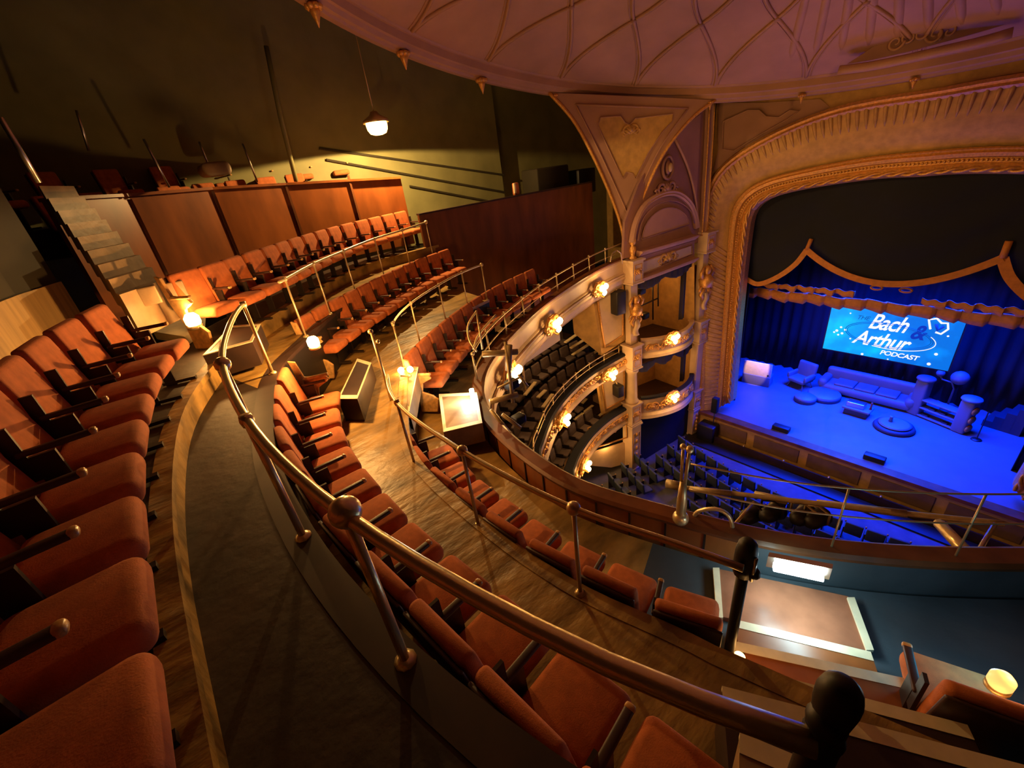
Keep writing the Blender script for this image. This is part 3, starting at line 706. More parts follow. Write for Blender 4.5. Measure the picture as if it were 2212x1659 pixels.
# scalloped box drapes
def box_drape(yt, yb, label, n, dep):
    a, b = bay(*yt); t = MB()
    N_ = 40; rows = []
    for j in range(6):
        l = []
        for k in range(N_+1):
            s = k/N_; ph_ = s*n; d = dep*(abs(math.sin(math.pi*ph_))*.6+.4)
            l.append(a.lerp(b, s) - bn*(.12+.03*math.sin(s*60)) - V_*(d*j/5))
        rows.append(l)
    o = t.loft(rows).build('box_drape', 'boxdrape', smooth=True, origin=a, thick=.01); tag(o, label, 'drape'); return o
box_drape((614,568), None, 'dark scalloped drape hanging in the opening of the upper box', 2, .36)
box_drape((793,745), None, 'dark tasselled drape hanging in the opening of the lower box', 3, .42)
for k, (yy, xx) in enumerate(((640,1486), (790,1486))):
    q = PL(xx, yy, BA, BB); hh = 1.9 if k == 0 else 1.5
    mb = MB(); pts = [[q - bn*(.15+.05*math.sin(i*1.3)) + bu*(-.30+.05*i) + V_*(hh*.5-z*hh) for i in range(8)] for z in (0,.33,.66,1)]
    o = mb.loft(pts).build('box_curtain', 'boxdrape', smooth=True, origin=q, thick=.01); tag(o, ['dark full-length curtain at the stage side of the upper box', 'dark gathered curtain at the stage side of the lower box'][k], 'curtain')
# black lighting frame inside the upper box
t = empty('box_lighting_stand', PL(1425,690,BA,BB)-bn*.9); tag(t, 'black pipes and lanterns standing inside the upper box', 'lighting stand')
for (x0, y0), (x1, y1) in (((1452,590),(1450,700)), ((1463,600),(1462,670)), ((1384,688),(1462,652)), ((1405,605),(1404,700))):
    MBa(t, MB().tube([PL(x0,y0,BA,BB)-bn*.9, PL(x1,y1,BA,BB)-bn*.9], .03, 6), 'pipe', 'black')
for x, y in ((1420,635),(1400,655),(1427,690)):
    q = PL(x, y, BA, BB)-bn*.8; MBa(t, MB().rbox(q, (.34,.3,.26), .06, 2, (bu, -bn, V_)), 'lantern', 'black')
# ground-level door under the boxes
a, b = bay(912,856); c2, d2 = bay(1000,938)
wd_ = MB().prism([a, b, d2, c2], -bn*.15).build('wall_under_boxes', 'drape'); struct(wd_)
# ================================================================ tiers left of the boxes
def tier(pp, z, nsteps, rise, going, fh, fa, ledge, nm, label, zz):
    path = smoothc(resample([Z(x, y, z) for x, y in pp], 60), 2)
    # carry the horseshoe on behind the gallery front so it closes in plan
    path = [path[0]+Vector((7.5,-.9,0)), path[0]+Vector((4.5,-1.9,0)), path[0]+Vector((2.0,-1.5,0))] + path
    path = smoothc(resample(path, 80), 2)
    t = empty('tier_balustrade', path[40]); ABS.add(t.name); tag(t, label, 'balcony front')
    MBa(t, MB().sweep(path, [(-.32,0),(-.28,.05),(.0,.05),(.05,0),(.02,-.06),(-.30,-.06)]), 'ledge', ledge, smooth=False)
    MBa(t, MB().sweep(path, [(-.08,-.06),(.02,-.06),(.05,-fh*.25),(.03,-fh*.7),(.12,-fh*.82),(.12,-fh*.92),(.04,-fh),(-.08,-fh)]), 'fascia', fa, smooth=False)
    o = MB(); q = resample(path, 80)
    for k in range(30, 79, 3):
        td = (q[min(k+1,79)]-q[k-1]).normalized(); r = Vector((td.y, -td.x, 0)).normalized()
        ornament(o, q[k] + r*.08 - V_*(fh*.45), td, V_, r, .7, fh*.6)
    MBa(t, o, 'gilt_sprays', 'gilt')
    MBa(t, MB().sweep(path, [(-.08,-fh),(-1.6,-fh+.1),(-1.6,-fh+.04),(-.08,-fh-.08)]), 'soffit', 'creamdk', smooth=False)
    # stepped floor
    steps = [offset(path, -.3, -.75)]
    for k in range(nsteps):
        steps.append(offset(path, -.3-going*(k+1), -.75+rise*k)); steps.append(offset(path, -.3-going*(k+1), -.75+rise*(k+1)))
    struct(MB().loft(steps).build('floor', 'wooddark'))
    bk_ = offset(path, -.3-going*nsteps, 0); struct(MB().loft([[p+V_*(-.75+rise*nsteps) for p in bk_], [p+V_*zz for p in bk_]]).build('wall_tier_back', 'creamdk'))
    return path
circ = tier([(1165,975),(1180,930),(1200,888),(1240,840),(1290,800),(1357,762)], -6.8, 4, .30, .85, .62, 'cream', 'drape', 'c', 'curved front of the middle circle with blue-grey ledge and gilt sprays', 3.0)
dress = tier([(1238,1020),(1250,985),(1280,940),(1318,905),(1358,880)], -9.2, 3, .28, .85, .70, 'cream', 'drape', 'd', 'curved front of the lowest circle with blue-grey ledge and lamps', 1.6)
# end wall panels beside the first pillar on both tiers
for k, (q, lab) in enumerate(((((1276,612),(1350,590),(1350,735),(1300,768)), 'gilt-framed ochre wall panel beside the pillar on the middle tier'), (((1288,800),(1352,778),(1352,868),(1303,895)), 'gilt-framed ochre wall panel beside the pillar on the lowest tier'))):
    A_, B_ = (-9.9,9.6), (-9.25,12.3)
    pts = [PL(x, y, A_, B_) for x, y in q]
    wq = MB().prism(pts, Vector((-.15,.03,0))); struct(wq.build('wall_tier_end', 'ochre'))
    c = sum(pts, Vector())/4; u = (pts[1]-pts[0]).normalized(); u.z = 0; u.normalize()
    inn_ = [p.lerp(c, .22)+Vector((.04,0,0)) for p in pts]
    t = empty('wall_panel', inn_[3]); tag(t, lab, 'panel')
    MBa(t, MB().tube(inn_, .045, 6, closed=True), 'gilt_frame', 'gilt'); MBa(t, MB().prism([p-Vector((.03,0,0)) for p in inn_], Vector((.02,0,0))), 'field', 'cream', smooth=False)
    sp = inn_[3].lerp(inn_[0], 0)
# side wall stair wedge left of the panel
w_ = [PL(x, y, (-10.6,9.0), (-9.9,9.7)) for x, y in ((1232,640),(1276,612),(1300,768),(1240,720))]
struct(MB().prism(w_, Vector((-.1,.1,0))).build('wall_tier_side', 'ochre'))
def speaker_box(x, y, A, B, w, h, label):
    q = PL(x, y, A, B) + Vector((.25,-.05,0)); t = empty('loudspeaker', q); tag(t, label, 'loudspeaker')
    u = Vector((B[0]-A[0], B[1]-A[1], 0)).normalized(); n = Vector((u.y, -u.x, 0))
    MBa(t, MB().rbox(q, (w, .38, h), .05, 2, (u, n, V_)), 'cabinet', 'speaker'); MBa(t, MB().tube([q+V_*(h*.4)-n*-.0, q+V_*(h*.5)+Vector((-.3,.1,.15))], .03, 6), 'bracket', 'brassdull')
speaker_box(1325,650,(-9.9,9.6),(-9.25,12.3),.42,.85,'black loudspeaker hanging on the ochre wall beside the pillar')
speaker_box(1326,838,(-9.9,9.6),(-9.25,12.3),.30,.50,'small dark loudspeaker on the lowest tier wall by the pillar')
# ================================================================ proscenium
YP = 16.9; XC = -2.85
def mir(pts): return list(pts) + [Vector((2*XC-p.x, p.y, p.z)) for p in reversed(pts)][0:]
def half(pp, yy, n=40): return resample([Y(x, y, yy) for x, y in pp], n)
def arc_full(pp, yy, n=40, zc=None):
    h = half(pp, yy, n); k = [p for p in h if p.x < XC-.05]
    last = k[-1]; top = zc if zc is not None else last.z
    k.append(Vector((XC, yy, max(top, last.z))))
    k = smoothc(k, 1)
    return k + [Vector((2*XC-p.x, p.y, p.z)) for p in reversed(k[:-1])]
def rs(p, n=110): return resample(p, n)
outer = rs(arc_full([(1512,935),(1516,700),(1521,505),(1530,420),(1562,362),(1650,302),(1780,246),(1900,218),(1975,208)], 16.6))
inner1 = rs(arc_full([(1548,885),(1562,700),(1577,480),(1592,432),(1640,392),(1750,362),(1880,338),(1975,328)], 17.15))
inner2 = rs(arc_full([(1583,865),(1602,650),(1622,480),(1640,442),(1690,420),(1780,402),(1900,386),(1975,383)], 17.35))
for p in inner1+inner2+outer: p.z = max(p.z, -11.0 if p.z > -11.0 else -11.0)
t = empty('wall_proscenium', (XC, YP, -11)); ABS.add(t.name); struct(t)
# flat wall above and beside the arch
def upto(path, zt=3.6, xl=-13.5, xr=7.8, yy=16.75):
    mid = [Vector((p.x, yy, p.z)) for p in path]
    out = []
    n = len(mid)
    for i, p in enumerate(mid):
        s = i/(n-1)
        if s < .25: out.append(Vector((xl, yy, p.z if s < .2 else zt)))
        elif s > .75: out.append(Vector((xr, yy, p.z if s > .8 else zt)))
        else: out.append(Vector((p.x, yy, zt)))
    return mid, out
mid_, out_ = upto(outer); MBa(t, MB().loft([mid_, out_]), 'wall_face', 'giltpl', smooth=False)
MBa(t, MB().sweep(outer, [(-.10,-.12),(-.10,.05),(-.02,.10),(.04,.05),(.10,.08),(.16,.02),(.16,-.12)], up=Vector((0,-1,0))), 'outer_moulding', 'gilt', smooth=False)
bandm = []
nb = 8
for k in range(nb+1):
    s = k/nb; bandm.append([a.lerp(b, s) + Vector((0, -.12*math.sin(math.pi*s), 0)) for a, b in zip(outer, inner1)])
MBa(t, MB().loft(bandm), 'cove', 'giltpl', smooth=True)
# gadroons across the cove
g = MB(); N_ = len(outer); ou = resample(outer, 150); iu = resample(inner1, 150)
for k in range(2, 149):
    a, b = ou[k], iu[k]; L = (a-b).length; top_ = a.z > -3.2
    e_ = .42 if top_ else .95
    q = [a.lerp(b, .04+e_*s) + Vector((0, -.10*math.sin(math.pi*min(1, .1+e_*s))-.01, 0)) for s in (0,.25,.5,.75,1)]
    g.tube(q, [.05,.055,.05,.04,.012] if top_ else [.045,.05,.05,.045,.03], 6)
MBa(t, g, 'gadroons', 'giltpl')
fr = []
for s, d in ((0,-.05),(.06,-.13),(.16,-.10),(.20,-.16),(.34,-.14),(.40,-.06),(.55,-.10),(.62,-.05),(.75,-.12),(.9,-.10),(1,0.0)):
    fr.append([a.lerp(b, s) + Vector((0,d,0)) for a, b in zip(inner1, inner2)])
fr.append([p+Vector((0,.35,0)) for p in inner2])
MBa(t, MB().loft(fr), 'gilt_frame', 'gilt', smooth=False)
# rope moulding: twisted strand along the frame
rp_ = MB()
base = resample([a.lerp(b, .82)+Vector((0,-.12,0)) for a, b in zip(inner1, inner2)], 420)
for ph_ in (0, math.pi):
    pts = []
    for k, p in enumerate(base):
        td = (base[min(k+1,419)]-base[max(k-1,0)]).normalized(); n_ = Vector((0,-1,0)); u = td.cross(n_).normalized(); a = k*.55+ph_
        pts.append(p + u*(.045*math.cos(a)) + n_*(.045*math.sin(a)))
    rp_.tube(pts, .045, 5)
MBa(t, rp_, 'rope_moulding', 'gilt')
b2_ = MB(); base = resample([a.lerp(b, .47)+Vector((0,-.11,0)) for a, b in zip(inner1, inner2)], 300)
for p in base: b2_.ball(p, .04, 6)
MBa(t, b2_, 'bead_moulding', 'gilt')
# purple-lit plaster panel beside the ring
pq = [Y(x, y, 16.62) for x, y in ((1562,262),(1615,238),(1640,238),(1655,252),(1682,254),(1706,238),(1725,240),(1700,258),(1640,292),(1585,326),(1560,322))]
MBa(t, MB().prism([p+Vector((0,.05,0)) for p in pq], (0,.03,0)), 'corner_panel', 'mauve', smooth=False)
MBa(t, MB().tube(pq, .022, 6, closed=True), 'corner_panel_moulding', 'mauve')
pq2 = [Y(x, y, 16.62) for x, y in ((1548,222),(1548,330),(1536,372),(1700,275),(1790,232),(1770,214),(1650,222))]
MBa(t, MB().prism([p+Vector((0,.09,0)) for p in pq2], (0,.02,0)), 'corner_field', 'mauve', smooth=False)
# ================================================================ stage
struct(MB().box((XC, 21.0, -11.06), (17,9.0,.12)).build('floor', 'stage'))
t = empty('wall_stage_front', (XC, YP, -12.2)); ABS.add(t.name); struct(t)
MBa(t, MB().box((XC, 16.72, -11.62), (11.6,.25,1.16)), 'riser', 'giltpl', smooth=False)
MBa(t, MB().box((XC, 16.62, -11.06), (11.6,.4,.13)), 'lip', 'wood', smooth=False)
for k in range(5):
    cx = XC - 4.0 + 2.0*k; MBa(t, MB().rbox((cx, 16.58, -11.66), (1.7,.04,.62), .018, 2), 'inset_panel', 'inset', smooth=False)
# stage house
struct(MB().add([(-12,24.5,-11.1),(6,24.5,-11.1),(6,24.5,2),(-12,24.5,2)], [(0,1,2,3)]).build('wall_stage_back', 'black'))
struct(MB().add([(-12,17.5,-11.1),(-12,24.5,-11.1),(-12,24.5,2),(-12,17.5,2)], [(0,1,2,3)]).build('wall_stage_left', 'black'))
struct(MB().add([(6,17.5,-11.1),(6,24.5,-11.1),(6,24.5,2),(6,17.5,2)], [(0,1,2,3)]).build('wall_stage_right', 'black'))
struct(MB().add([(-12,17.4,1.0),(6,17.4,1.0),(6,24.5,1.0),(-12,24.5,1.0)], [(0,1,2,3)]).build('ceiling', 'black'))
def cloth(name, a, b, zt, zb, mt, folds, amp, label, cat, ripple=None, n=120, rows=5, origin=None):
    L = []
    for j in range(rows):
        s = j/(rows-1); l = []
        for k in range(n+1):
            f = k/n; p = a.lerp(b, f); y = amp*math.sin(f*folds*2*math.pi)*(0.6+.4*s) + amp*.4*math.sin(f*folds*5.1)
            zb_ = zb + (ripple(f) if ripple else 0); l.append(Vector((p.x, p.y+y, zt + (zb_-zt)*s)))
        L.append(l)
    o = MB().loft(L).build(name, mt, smooth=True, origin=Vector((a.x, a.y, zb)), thick=.02); tag(o, label, cat); return o
cloth('stage_curtain', Vector((-9.5,23.0,0)), Vector((3.6,23.0,0)), -3.0, -11.0, 'drapeback', 30, .09, 'dark blue backdrop curtain behind the projection screen', 'curtain')
cloth('stage_curtain', Vector((-10.2,18.3,0)), Vector((-7.35,18.3,0)), -2.0, -11.0, 'black', 7, .07, 'black side curtain at the left edge of the stage', 'curtain')
cloth('stage_curtain', Vector((1.35,19.0,0)), Vector((3.4,19.0,0)), -3.0, -11.0, 'black', 7, .07, 'black side curtain at the right edge of the stage', 'curtain')
# black swagged house curtain with orange border
YS = 17.9
def ys(x, y): return Y(x, y, YS)
pkL, pkR = ys(1746,536), ys(2166,558)
dx = (pkR.x-pkL.x); z_pk = (pkL.z+pkR.z)/2; sag = z_pk - ys(1945,613).z
def swag_pts(x0, x1, z0, z1, sg, n=24): return [Vector((x0+(x1-x0)*s, YS, z0+(z1-z0)*s - sg*4*s*(1-s))) for s in [k/(n-1) for k in range(n)]]
xl = pkL.x; xr = pkL.x+dx
left_in = ys(1612,600)
cent = swag_pts(xl, xr, z_pk, z_pk, sag)
lef = resample([Vector((left_in.x-1.0, YS, left_in.z+.3)), left_in, ys(1640,612), ys(1680,598), ys(1720,570), Vector((xl, YS, z_pk))], 20)
cxm = (xl+xr)/2
rig = [Vector((2*cxm-p.x, p.y, p.z)) for p in reversed(lef)]
edge = lef + cent[1:-1] + rig
t = empty('house_curtain', (XC, YS, z_pk)); tag(t, 'black swagged house curtain filling the top of the proscenium arch', 'curtain')
top = [Vector((p.x, YS+.02, .6)) for p in edge]; rows = []
for j in range(14):
    s = j/13; rows.append([Vector((a.x, YS + .05*math.sin(s*26 + 3*math.sin(i*.15)) - .10*math.sin(math.pi*s), a.z+(b.z-a.z)*s)) for i, (a, b) in enumerate(zip(top, edge))])
MBa(t, MB().loft(rows), 'cloth', 'drape')
def ribbon(path, w, n=Vector((0,-1,0))): return MB().sweep(resample(path, 50), [(-w/2,0),(w/2,0),(w/2,.03),(-w/2,.03)], up=n)
MBa(t, ribbon([p+Vector((0,-.13,0)) for p in cent], .20), 'border', 'trim', smooth=False)
MBa(t, ribbon([p+Vector((0,-.10,0)) for p in lef], .18), 'border', 'trim', smooth=False)
MBa(t, ribbon([p+Vector((0,-.10,0)) for p in rig], .24), 'border', 'trim', smooth=False)
MBa(t, MB().tube([Vector((xl,YS-.12,z_pk)), Vector((xl+.08,YS-.12,z_pk+.38))], .07, 6), 'tie', 'trim'); MBa(t, MB().tube([Vector((xr,YS-.12,z_pk)), Vector((xr+.0,YS-.12,z_pk+.45))], .09, 6), 'tie', 'trim')
for xx, yy in ((1886,628),(1950,634)):
    q = ys(xx, yy)+Vector((0,.5,0)); MBa(t, MB().tube([q+Vector((.16*math.cos(k), -.1, .07*math.sin(k))) for k in [i*math.pi/5 for i in range(10)]], .035, 6, closed=True), 'loop', 'trim')
# orange pelmet across the stage, with a second short strip above it
YV = 18.9
pa = Y(1604,628,YV); pb_ = Y(2240,706,YV)
zz0 = (pa.z+pb_.z)/2
zbt = (Y(1700,655,YV).z+Y(2000,699,YV).z)/2 + .20; ztp = (Y(1700,626,YV).z+Y(2000,662,YV).z)/2; print('pelmet', zbt, ztp, zz0)
rip = lambda f: .05*math.sin(f*90)+.035*math.sin(f*37)
def pel(x0, x1, ztop, zbot, label, yy, seed):
    L = []
    n = 200
    for j in range(4):
        s = j/3; L.append([Vector((x0+(x1-x0)*k/n, yy - .15*((k/n*(x1-x0)/.62+seed) % 1), ztop + (zbot-ztop)*s + .03*math.sin(k*.23+seed) - (.07*((k/n*(x1-x0)/.62+seed) % 1) if j == 3 else 0))) for k in range(n+1)])
    o = MB().loft(L).build('stage_pelmet', 'trim', smooth=True, origin=Vector((x0, yy, zbot)), thick=.03); tag(o, label, 'pelmet', 'orange pelmets'); return o
pz = [Y(1700,634,YV).z, Y(1700,658,YV).z]
pel(-9.2, 3.6, ztp, zbt, 'long orange gathered pelmet running across the stage above the screen', YV, 0)
q0, q1 = Y(1648,612,YV-.3), Y(1848,632,YV-.3); pel(q0.x, q1.x, ztp+.34, ztp+.17, 'short orange strip above the left half of the pelmet', YV-.3, 1)
q0, q1 = Y(1990,650,YV-.3), Y(2240,676,YV-.3); pel(q0.x, q1.x, ztp+.30, ztp+.12, 'short orange strip above the right half of the pelmet', YV-.3, 2)
# projection screen
YSC = 20.9
tl, bl, br, tr = [Y(x, y, YSC) for x, y in ((1797,652),(1779,754),(2047,800),(2087,700))]
sx0 = (tl.x+bl.x)/2; sx1 = (tr.x+br.x)/2; sz0 = (bl.z+br.z)/2; sz1 = max(tl.z, tr.z)+.05
def screenmat():
    m = bpy.data.materials.new('screen_picture'); m.use_nodes = True; nt = m.node_tree; b = nt.nodes['Principled BSDF']
    tc = nt.nodes.new('ShaderNodeTexCoord'); n = nt.nodes.new('ShaderNodeTexNoise'); n.inputs['Scale'].default_value = .9; n.inputs['Detail'].default_value = 3
    nt.links.new(tc.outputs['Object'], n.inputs['Vector'])
    gr = nt.nodes.new('ShaderNodeSeparateXYZ'); nt.links.new(tc.outputs['Object'], gr.inputs[0])
    ad = nt.nodes.new('ShaderNodeMath'); ad.operation = 'MULTIPLY_ADD'; ad.inputs[1].default_value = -.14; nt.links.new(gr.outputs[0], ad.inputs[0])
    nt.links.new(n.outputs[0], ad.inputs[2])
    r = nt.nodes.new('ShaderNodeValToRGB'); e = r.color_ramp.elements; e[0].position = .05; e[0].color = (.0,.14,.62,1); e[1].position = .72; e[1].color = (.0,.72,.95,1)
    x = e.new(.38); x.color = (.0,.30,.95,1)
    nt.links.new(ad.outputs[0], r.inputs[0]); nt.links.new(r.outputs[0], b.inputs['Emission Color']); b.inputs['Emission Strength'].default_value = 1.25; b.inputs['Base Color'].default_value = (0,0,0,1)
    return m
t = empty('projection_screen', (sx0, YSC, sz0)); tag(t, 'bright cyan projection screen showing a podcast title above the stage', 'screen')
MBa(t, MB().box(((sx0+sx1)/2, YSC+.02, (sz0+sz1)/2), (sx1-sx0, .03, sz1-sz0)), 'picture', screenmat(), smooth=False)
MBa(t, MB().box(((sx0+sx1)/2, YSC+.05, (sz0+sz1)/2), (sx1-sx0+.1, .03, sz1-sz0+.1)), 'border', 'black', smooth=False)
M['scrwhite'] = mat('screen_white', (0,0,0), emit=(1,.98,.90), es=1.05); M['scrblue'] = mat('screen_blue', (0,0,0), emit=(.0,.03,.42), es=1.0); M['scrcyan'] = mat('screen_cyan', (0,0,0), emit=(.35,.85,1.0), es=1.0); M['scrline'] = mat('screen_line', (0,0,0), emit=(.0,.07,.33), es=1.0)
SW, SH = sx1-sx0, sz1-sz0
def sp(u, v, d=-.012): return Vector((sx0+u*SW, YSC+d, sz0+v*SH))      # u right, v up
def text(body, u, v, size, mt, name, shear=.35, parent=t, stretch=1.0, offset=0, d=-.01, rot=0):
    c = bpy.data.curves.new(name, 'FONT'); c.body = body; c.size = size; c.shear = shear; c.offset = offset; c.extrude = .003; c.align_x = 'CENTER'; c.align_y = 'CENTER'; c.space_character = .92
    o = bpy.data.objects.new('tmp', c); COL.objects.link(o); bpy.context.view_layer.update()
    dg = bpy.context.evaluated_depsgraph_get(); me = bpy.data.meshes.new_from_object(o.evaluated_get(dg)); bpy.data.objects.remove(o)
    R = Matrix.Rotation(math.pi/2, 4, 'X') @ Matrix.Rotation(rot, 4, 'Z')
    me.transform(Matrix.Translation(sp(u, v, d)) @ R @ Matrix.Diagonal((stretch, 1, 1, 1)))
    me.transform(Matrix.Translation(-parent.location)); me.materials.clear(); me.materials.append(M[mt])
    ob = bpy.data.objects.new(name, me); COL.objects.link(ob); ob.parent = parent; return ob
def oval(cu, cv, ru, rv, tilt, th, mt, name, a0=0, a1=2*math.pi):
    pts = []
    for k in range(48):
        a = a0+(a1-a0)*k/47; x = ru*math.cos(a); y = rv*math.sin(a); pts.append(sp(cu, cv) + Vector((x*math.cos(tilt)-y*math.sin(tilt), 0, x*math.sin(tilt)+y*math.cos(tilt))))
    MBa(t, MB().tube(pts, th, 4), name, mt)
oval(.50,.47, 1.36,.50,-.02,.012,'scrline','orbit_ring'); oval(.50,.47,1.30,.44,-.02,.010,'scrline','orbit_ring'); oval(.52,.45,1.36,.50,-.02,.013,'scrwhite','orbit_ring',-1.9,.55)
text('Bach', .48,.69,.88,'scrwhite','title_lettering',.40, stretch=.74, offset=.012); text('Arthur', .455,.35,.84,'scrwhite','title_lettering',.40, stretch=.78, offset=.014)
text('&', .715,.60,.80,'scrblue','ampersand',.3, stretch=.8, offset=.018)
text('THE', .28,.74,.24,'scrline','small_lettering',.3); text('PODCAST', .63,.13,.26,'scrwhite','subtitle_lettering',.2, stretch=1.05, offset=.005)
MBa(t, MB().tube([sp(.79,.70), sp(.76,.86), sp(.81,.90), sp(.85,.83), sp(.89,.84), sp(.905,.74), sp(.87,.64), sp(.83,.66)], .035, 6), 'hand_outline', 'scrwhite')
MBa(t, MB().tube([sp(.82,.80), sp(.84,.70), sp(.87,.78)], .06, 6), 'heart', 'scrblue')
sparkles = MB()
for u, v, r in ((.03,.88,.06),(.09,.42,.055),(.12,.50,.045),(.14,.38,.05),(.11,.34,.04),(.16,.46,.045),(.07,.38,.04),(.22,.30,.035),(.17,.80,.03),(.885,.27,.055),(.92,.62,.035),(.35,.03,.05),(.86,.07,.06),(.56,.02,.03)): sparkles.ball(sp(u, v), r, 8, (1,.15,1))
MBa(t, sparkles, 'sparkles', 'scrwhite')
light('AREA', 'screen_glow', sp(.5,.5,-.2), 26, (.1,.6,1.0), 3.2, sp(.5,.3,-5), sy=1.6)
# ================================================================ lamps on the balcony fronts
front_proto = [None]
def front_lamp(p, n, label, group, energy, scale=1.0):
    n = Vector((n.x, n.y, 0)).normalized()
    if front_proto[0] is None:
        t = empty('front_lamp'); mb = MB(); u, v, w = Vector((1,0,0)), V_, Vector((0,-1,0))      # built facing -Y
        ornament(mb, Vector((0,-.03,0)), u, v, w, .75, .55); mb.rbox((0,.0,0), (.30,.06,.42), .028, 2); mb.build('backplate', 'gilt', t, smooth=True)
        for dx, dz in ((-.11,.02),(.11,.02),(0,-.12)):
            MB().tube([(dx*.4,-.03,dz-.05),(dx,-.14,dz-.10),(dx,-.16,dz-.04)], .016, 6).build('arm', 'gilt', t, smooth=True)
            MB().lathe([(.02,-.06),(.05,-.03),(.068,.02),(.06,.06),(.02,.10),(.001,.105)], (dx,-.16,dz+.02), 10).build('bulb', 'bulb', t, smooth=True)
        o = front_proto[0] = t
    else: o = dup(front_proto[0])
    o.location = p; o.rotation_euler = (0,0,math.atan2(n.y, n.x)+math.pi/2); o.scale = (scale*1.2,)*3
    tag(o, label, 'lamp', group)
    light('POINT', 'front_light', p + n*.42 + Vector((0,0,.05)), energy, WARM, .12)
    return o
def on_path(path, x, y, z, out, dz):
    q = Z(x, y, z); i = min(range(len(path)), key=lambda k: (path[k]-Vector((q.x, q.y, path[k].z))).length)
    td = (path[min(i+1, len(path)-1)]-path[max(i-1, 0)]).normalized(); r = Vector((td.y, -td.x, 0)).normalized()
    return path[i] + r*out + Vector((0,0,dz)), r
for (x, y, lab) in ((1278,624,'glowing lamp cluster on the white gallery front, nearest the pillar'), (1158,699,'glowing lamp cluster on the white gallery front, halfway along'), (1078,808,'glowing lamp cluster on the gallery front beside the lighting frame')):
    p, r = on_path(par, x, y, -3.75, .13, -.55); front_lamp(p, r, lab, 'lamps on the gallery front', 38)
for (x, y, lab) in ((1303,803,'glowing lamp cluster on the middle circle front, nearest the pillar'), (1215,903,'glowing lamp cluster on the middle circle front, farther from the pillar')):
    p, r = on_path(circ, x, y, -7.1, .16, -.32); front_lamp(p, r, lab, 'lamps on the circle front', 48)
p, r = on_path(dress, 1265, 1003, -9.5, .16, -.38); front_lamp(p, r, 'glowing lamp cluster at the low end of the lowest circle front', 'lamps on the circle front', 55)
for (x, y, lab) in ((1450,730,'glowing lamp cluster on the upper bowed box front'), (1450,857,'glowing lamp cluster on the lower bowed box front')):
    q = PL(x, y, (BA[0]+.68, BA[1]), (BB[0]+.68, BB[1])); front_lamp(q, bn, lab, 'lamps on the box fronts', 42)
# added unseen lights that brighten the box interiors and the space under the tiers
for x, y, e_ in ((1430,620,50), (1430,800,40)):
    q = PL(x, y, BA, BB) - bn*1.2; light('POINT', 'box_inner_fill', q, e_, WARM, .2)
for q, e_ in ((Vector((-10.3,9.2,-4.9)),34), (Vector((-9.9,10.6,-7.9)),26), (Vector((-9.2,11.2,-10.6)),30), (Vector((-8.6,6.6,-4.7)),16)): light('POINT', 'tier_fill', q, e_, WARM, .2)
# ================================================================ rails on the gallery front and circle
iP = pk(par, 1048, 870, -3.2)
farP = offset(par[iP+4:], -.12)
def fence(path, h, n, r, mt, name, label, group=None, mid=True, pw=None):
    t = empty('safety_rail', path[0]); tag(t, label, 'handrail', group)
    q = resample(path, n*6+1)
    MBa(t, MB().tube([p+V_*h for p in q], r, 8), 'top_rail', mt)
    if mid: MBa(t, MB().tube([p+V_*(h*.42) for p in q], r*.6, 6), 'lower_rail', mt)
    for k in range(n+1):
        p = q[k*6]; MBa(t, MB().tube([p, p+V_*(h+.02)], r*.9, 8).ball(p+V_*(h+.03), r*1.7, 8), 'post', mt)
    return t
fence(farP, .48, 9, .022, 'brassdull', '', 'low brass rail with posts along the far part of the gallery front')
fence(offset(circ[36:78], -.14), .34, 9, .022, 'brassdull', '', 'low brass rail with posts on the ledge of the middle circle')
# loop handrail end near the pillar
q = Z(1330,575,-3.15); t = empty('hoop', q); tag(t, 'thin hooped rail end beside the cream pillar on the gallery front', 'rail')
MBa(t, MB().tube([PL(x, y, (q.x,q.y), (q.x-.3,q.y+1)) for x, y in ((1318,565),(1322,548),(1332,540),(1341,547),(1344,570))], .02, 6), 'tube', 'brassdull')
# near tall brass post on the gallery front, with ball foot and three stays of rail
zp_ = Z(1470,1122,-3.15)
top = Z(1483,968,-3.15*0+ (Z(1483,968,-1).z*0 - 2.30)); k_ = zp_.xy.length; d_ = ray(1483,968); top = d_*(k_/d_.xy.length)
t = empty('brass_post', zp_); tag(t, 'tall brass post with ball foot and twin tops on the near gallery front', 'post')
MBa(t, MB().tube([zp_, zp_+V_*.22, zp_+V_*.46], [.045,.045,.03], 10).tube([zp_+V_*.44, zp_.lerp(top,.5)+Vector((.012,0,0)), top+Vector((.03,0,0))], .016, 8), 'shaft', 'brassdull')
MBa(t, MB().tube([zp_+V_*.44+Vector((-.02,0,0)), top+Vector((-.03,0,0))], .014, 8), 'second_tube', 'brassdull')
MBa(t, MB().ball(zp_+V_*.02, .075, 14), 'ball_foot', 'brass'); MBa(t, MB().ball(top+Vector((.03,0,.0)), .035, 10).ball(top+Vector((-.03,0,0)), .03, 10), 'tips', 'brass')
PH_ = top.z - zp_.z
nearP = offset(aP[:0] + ext(par), -.1)
i0 = min(range(len(nearP)), key=lambda k: (nearP[k].xy-zp_.xy).length)
seg = list(reversed(nearP[:i0+1]))
base = zp_.xy
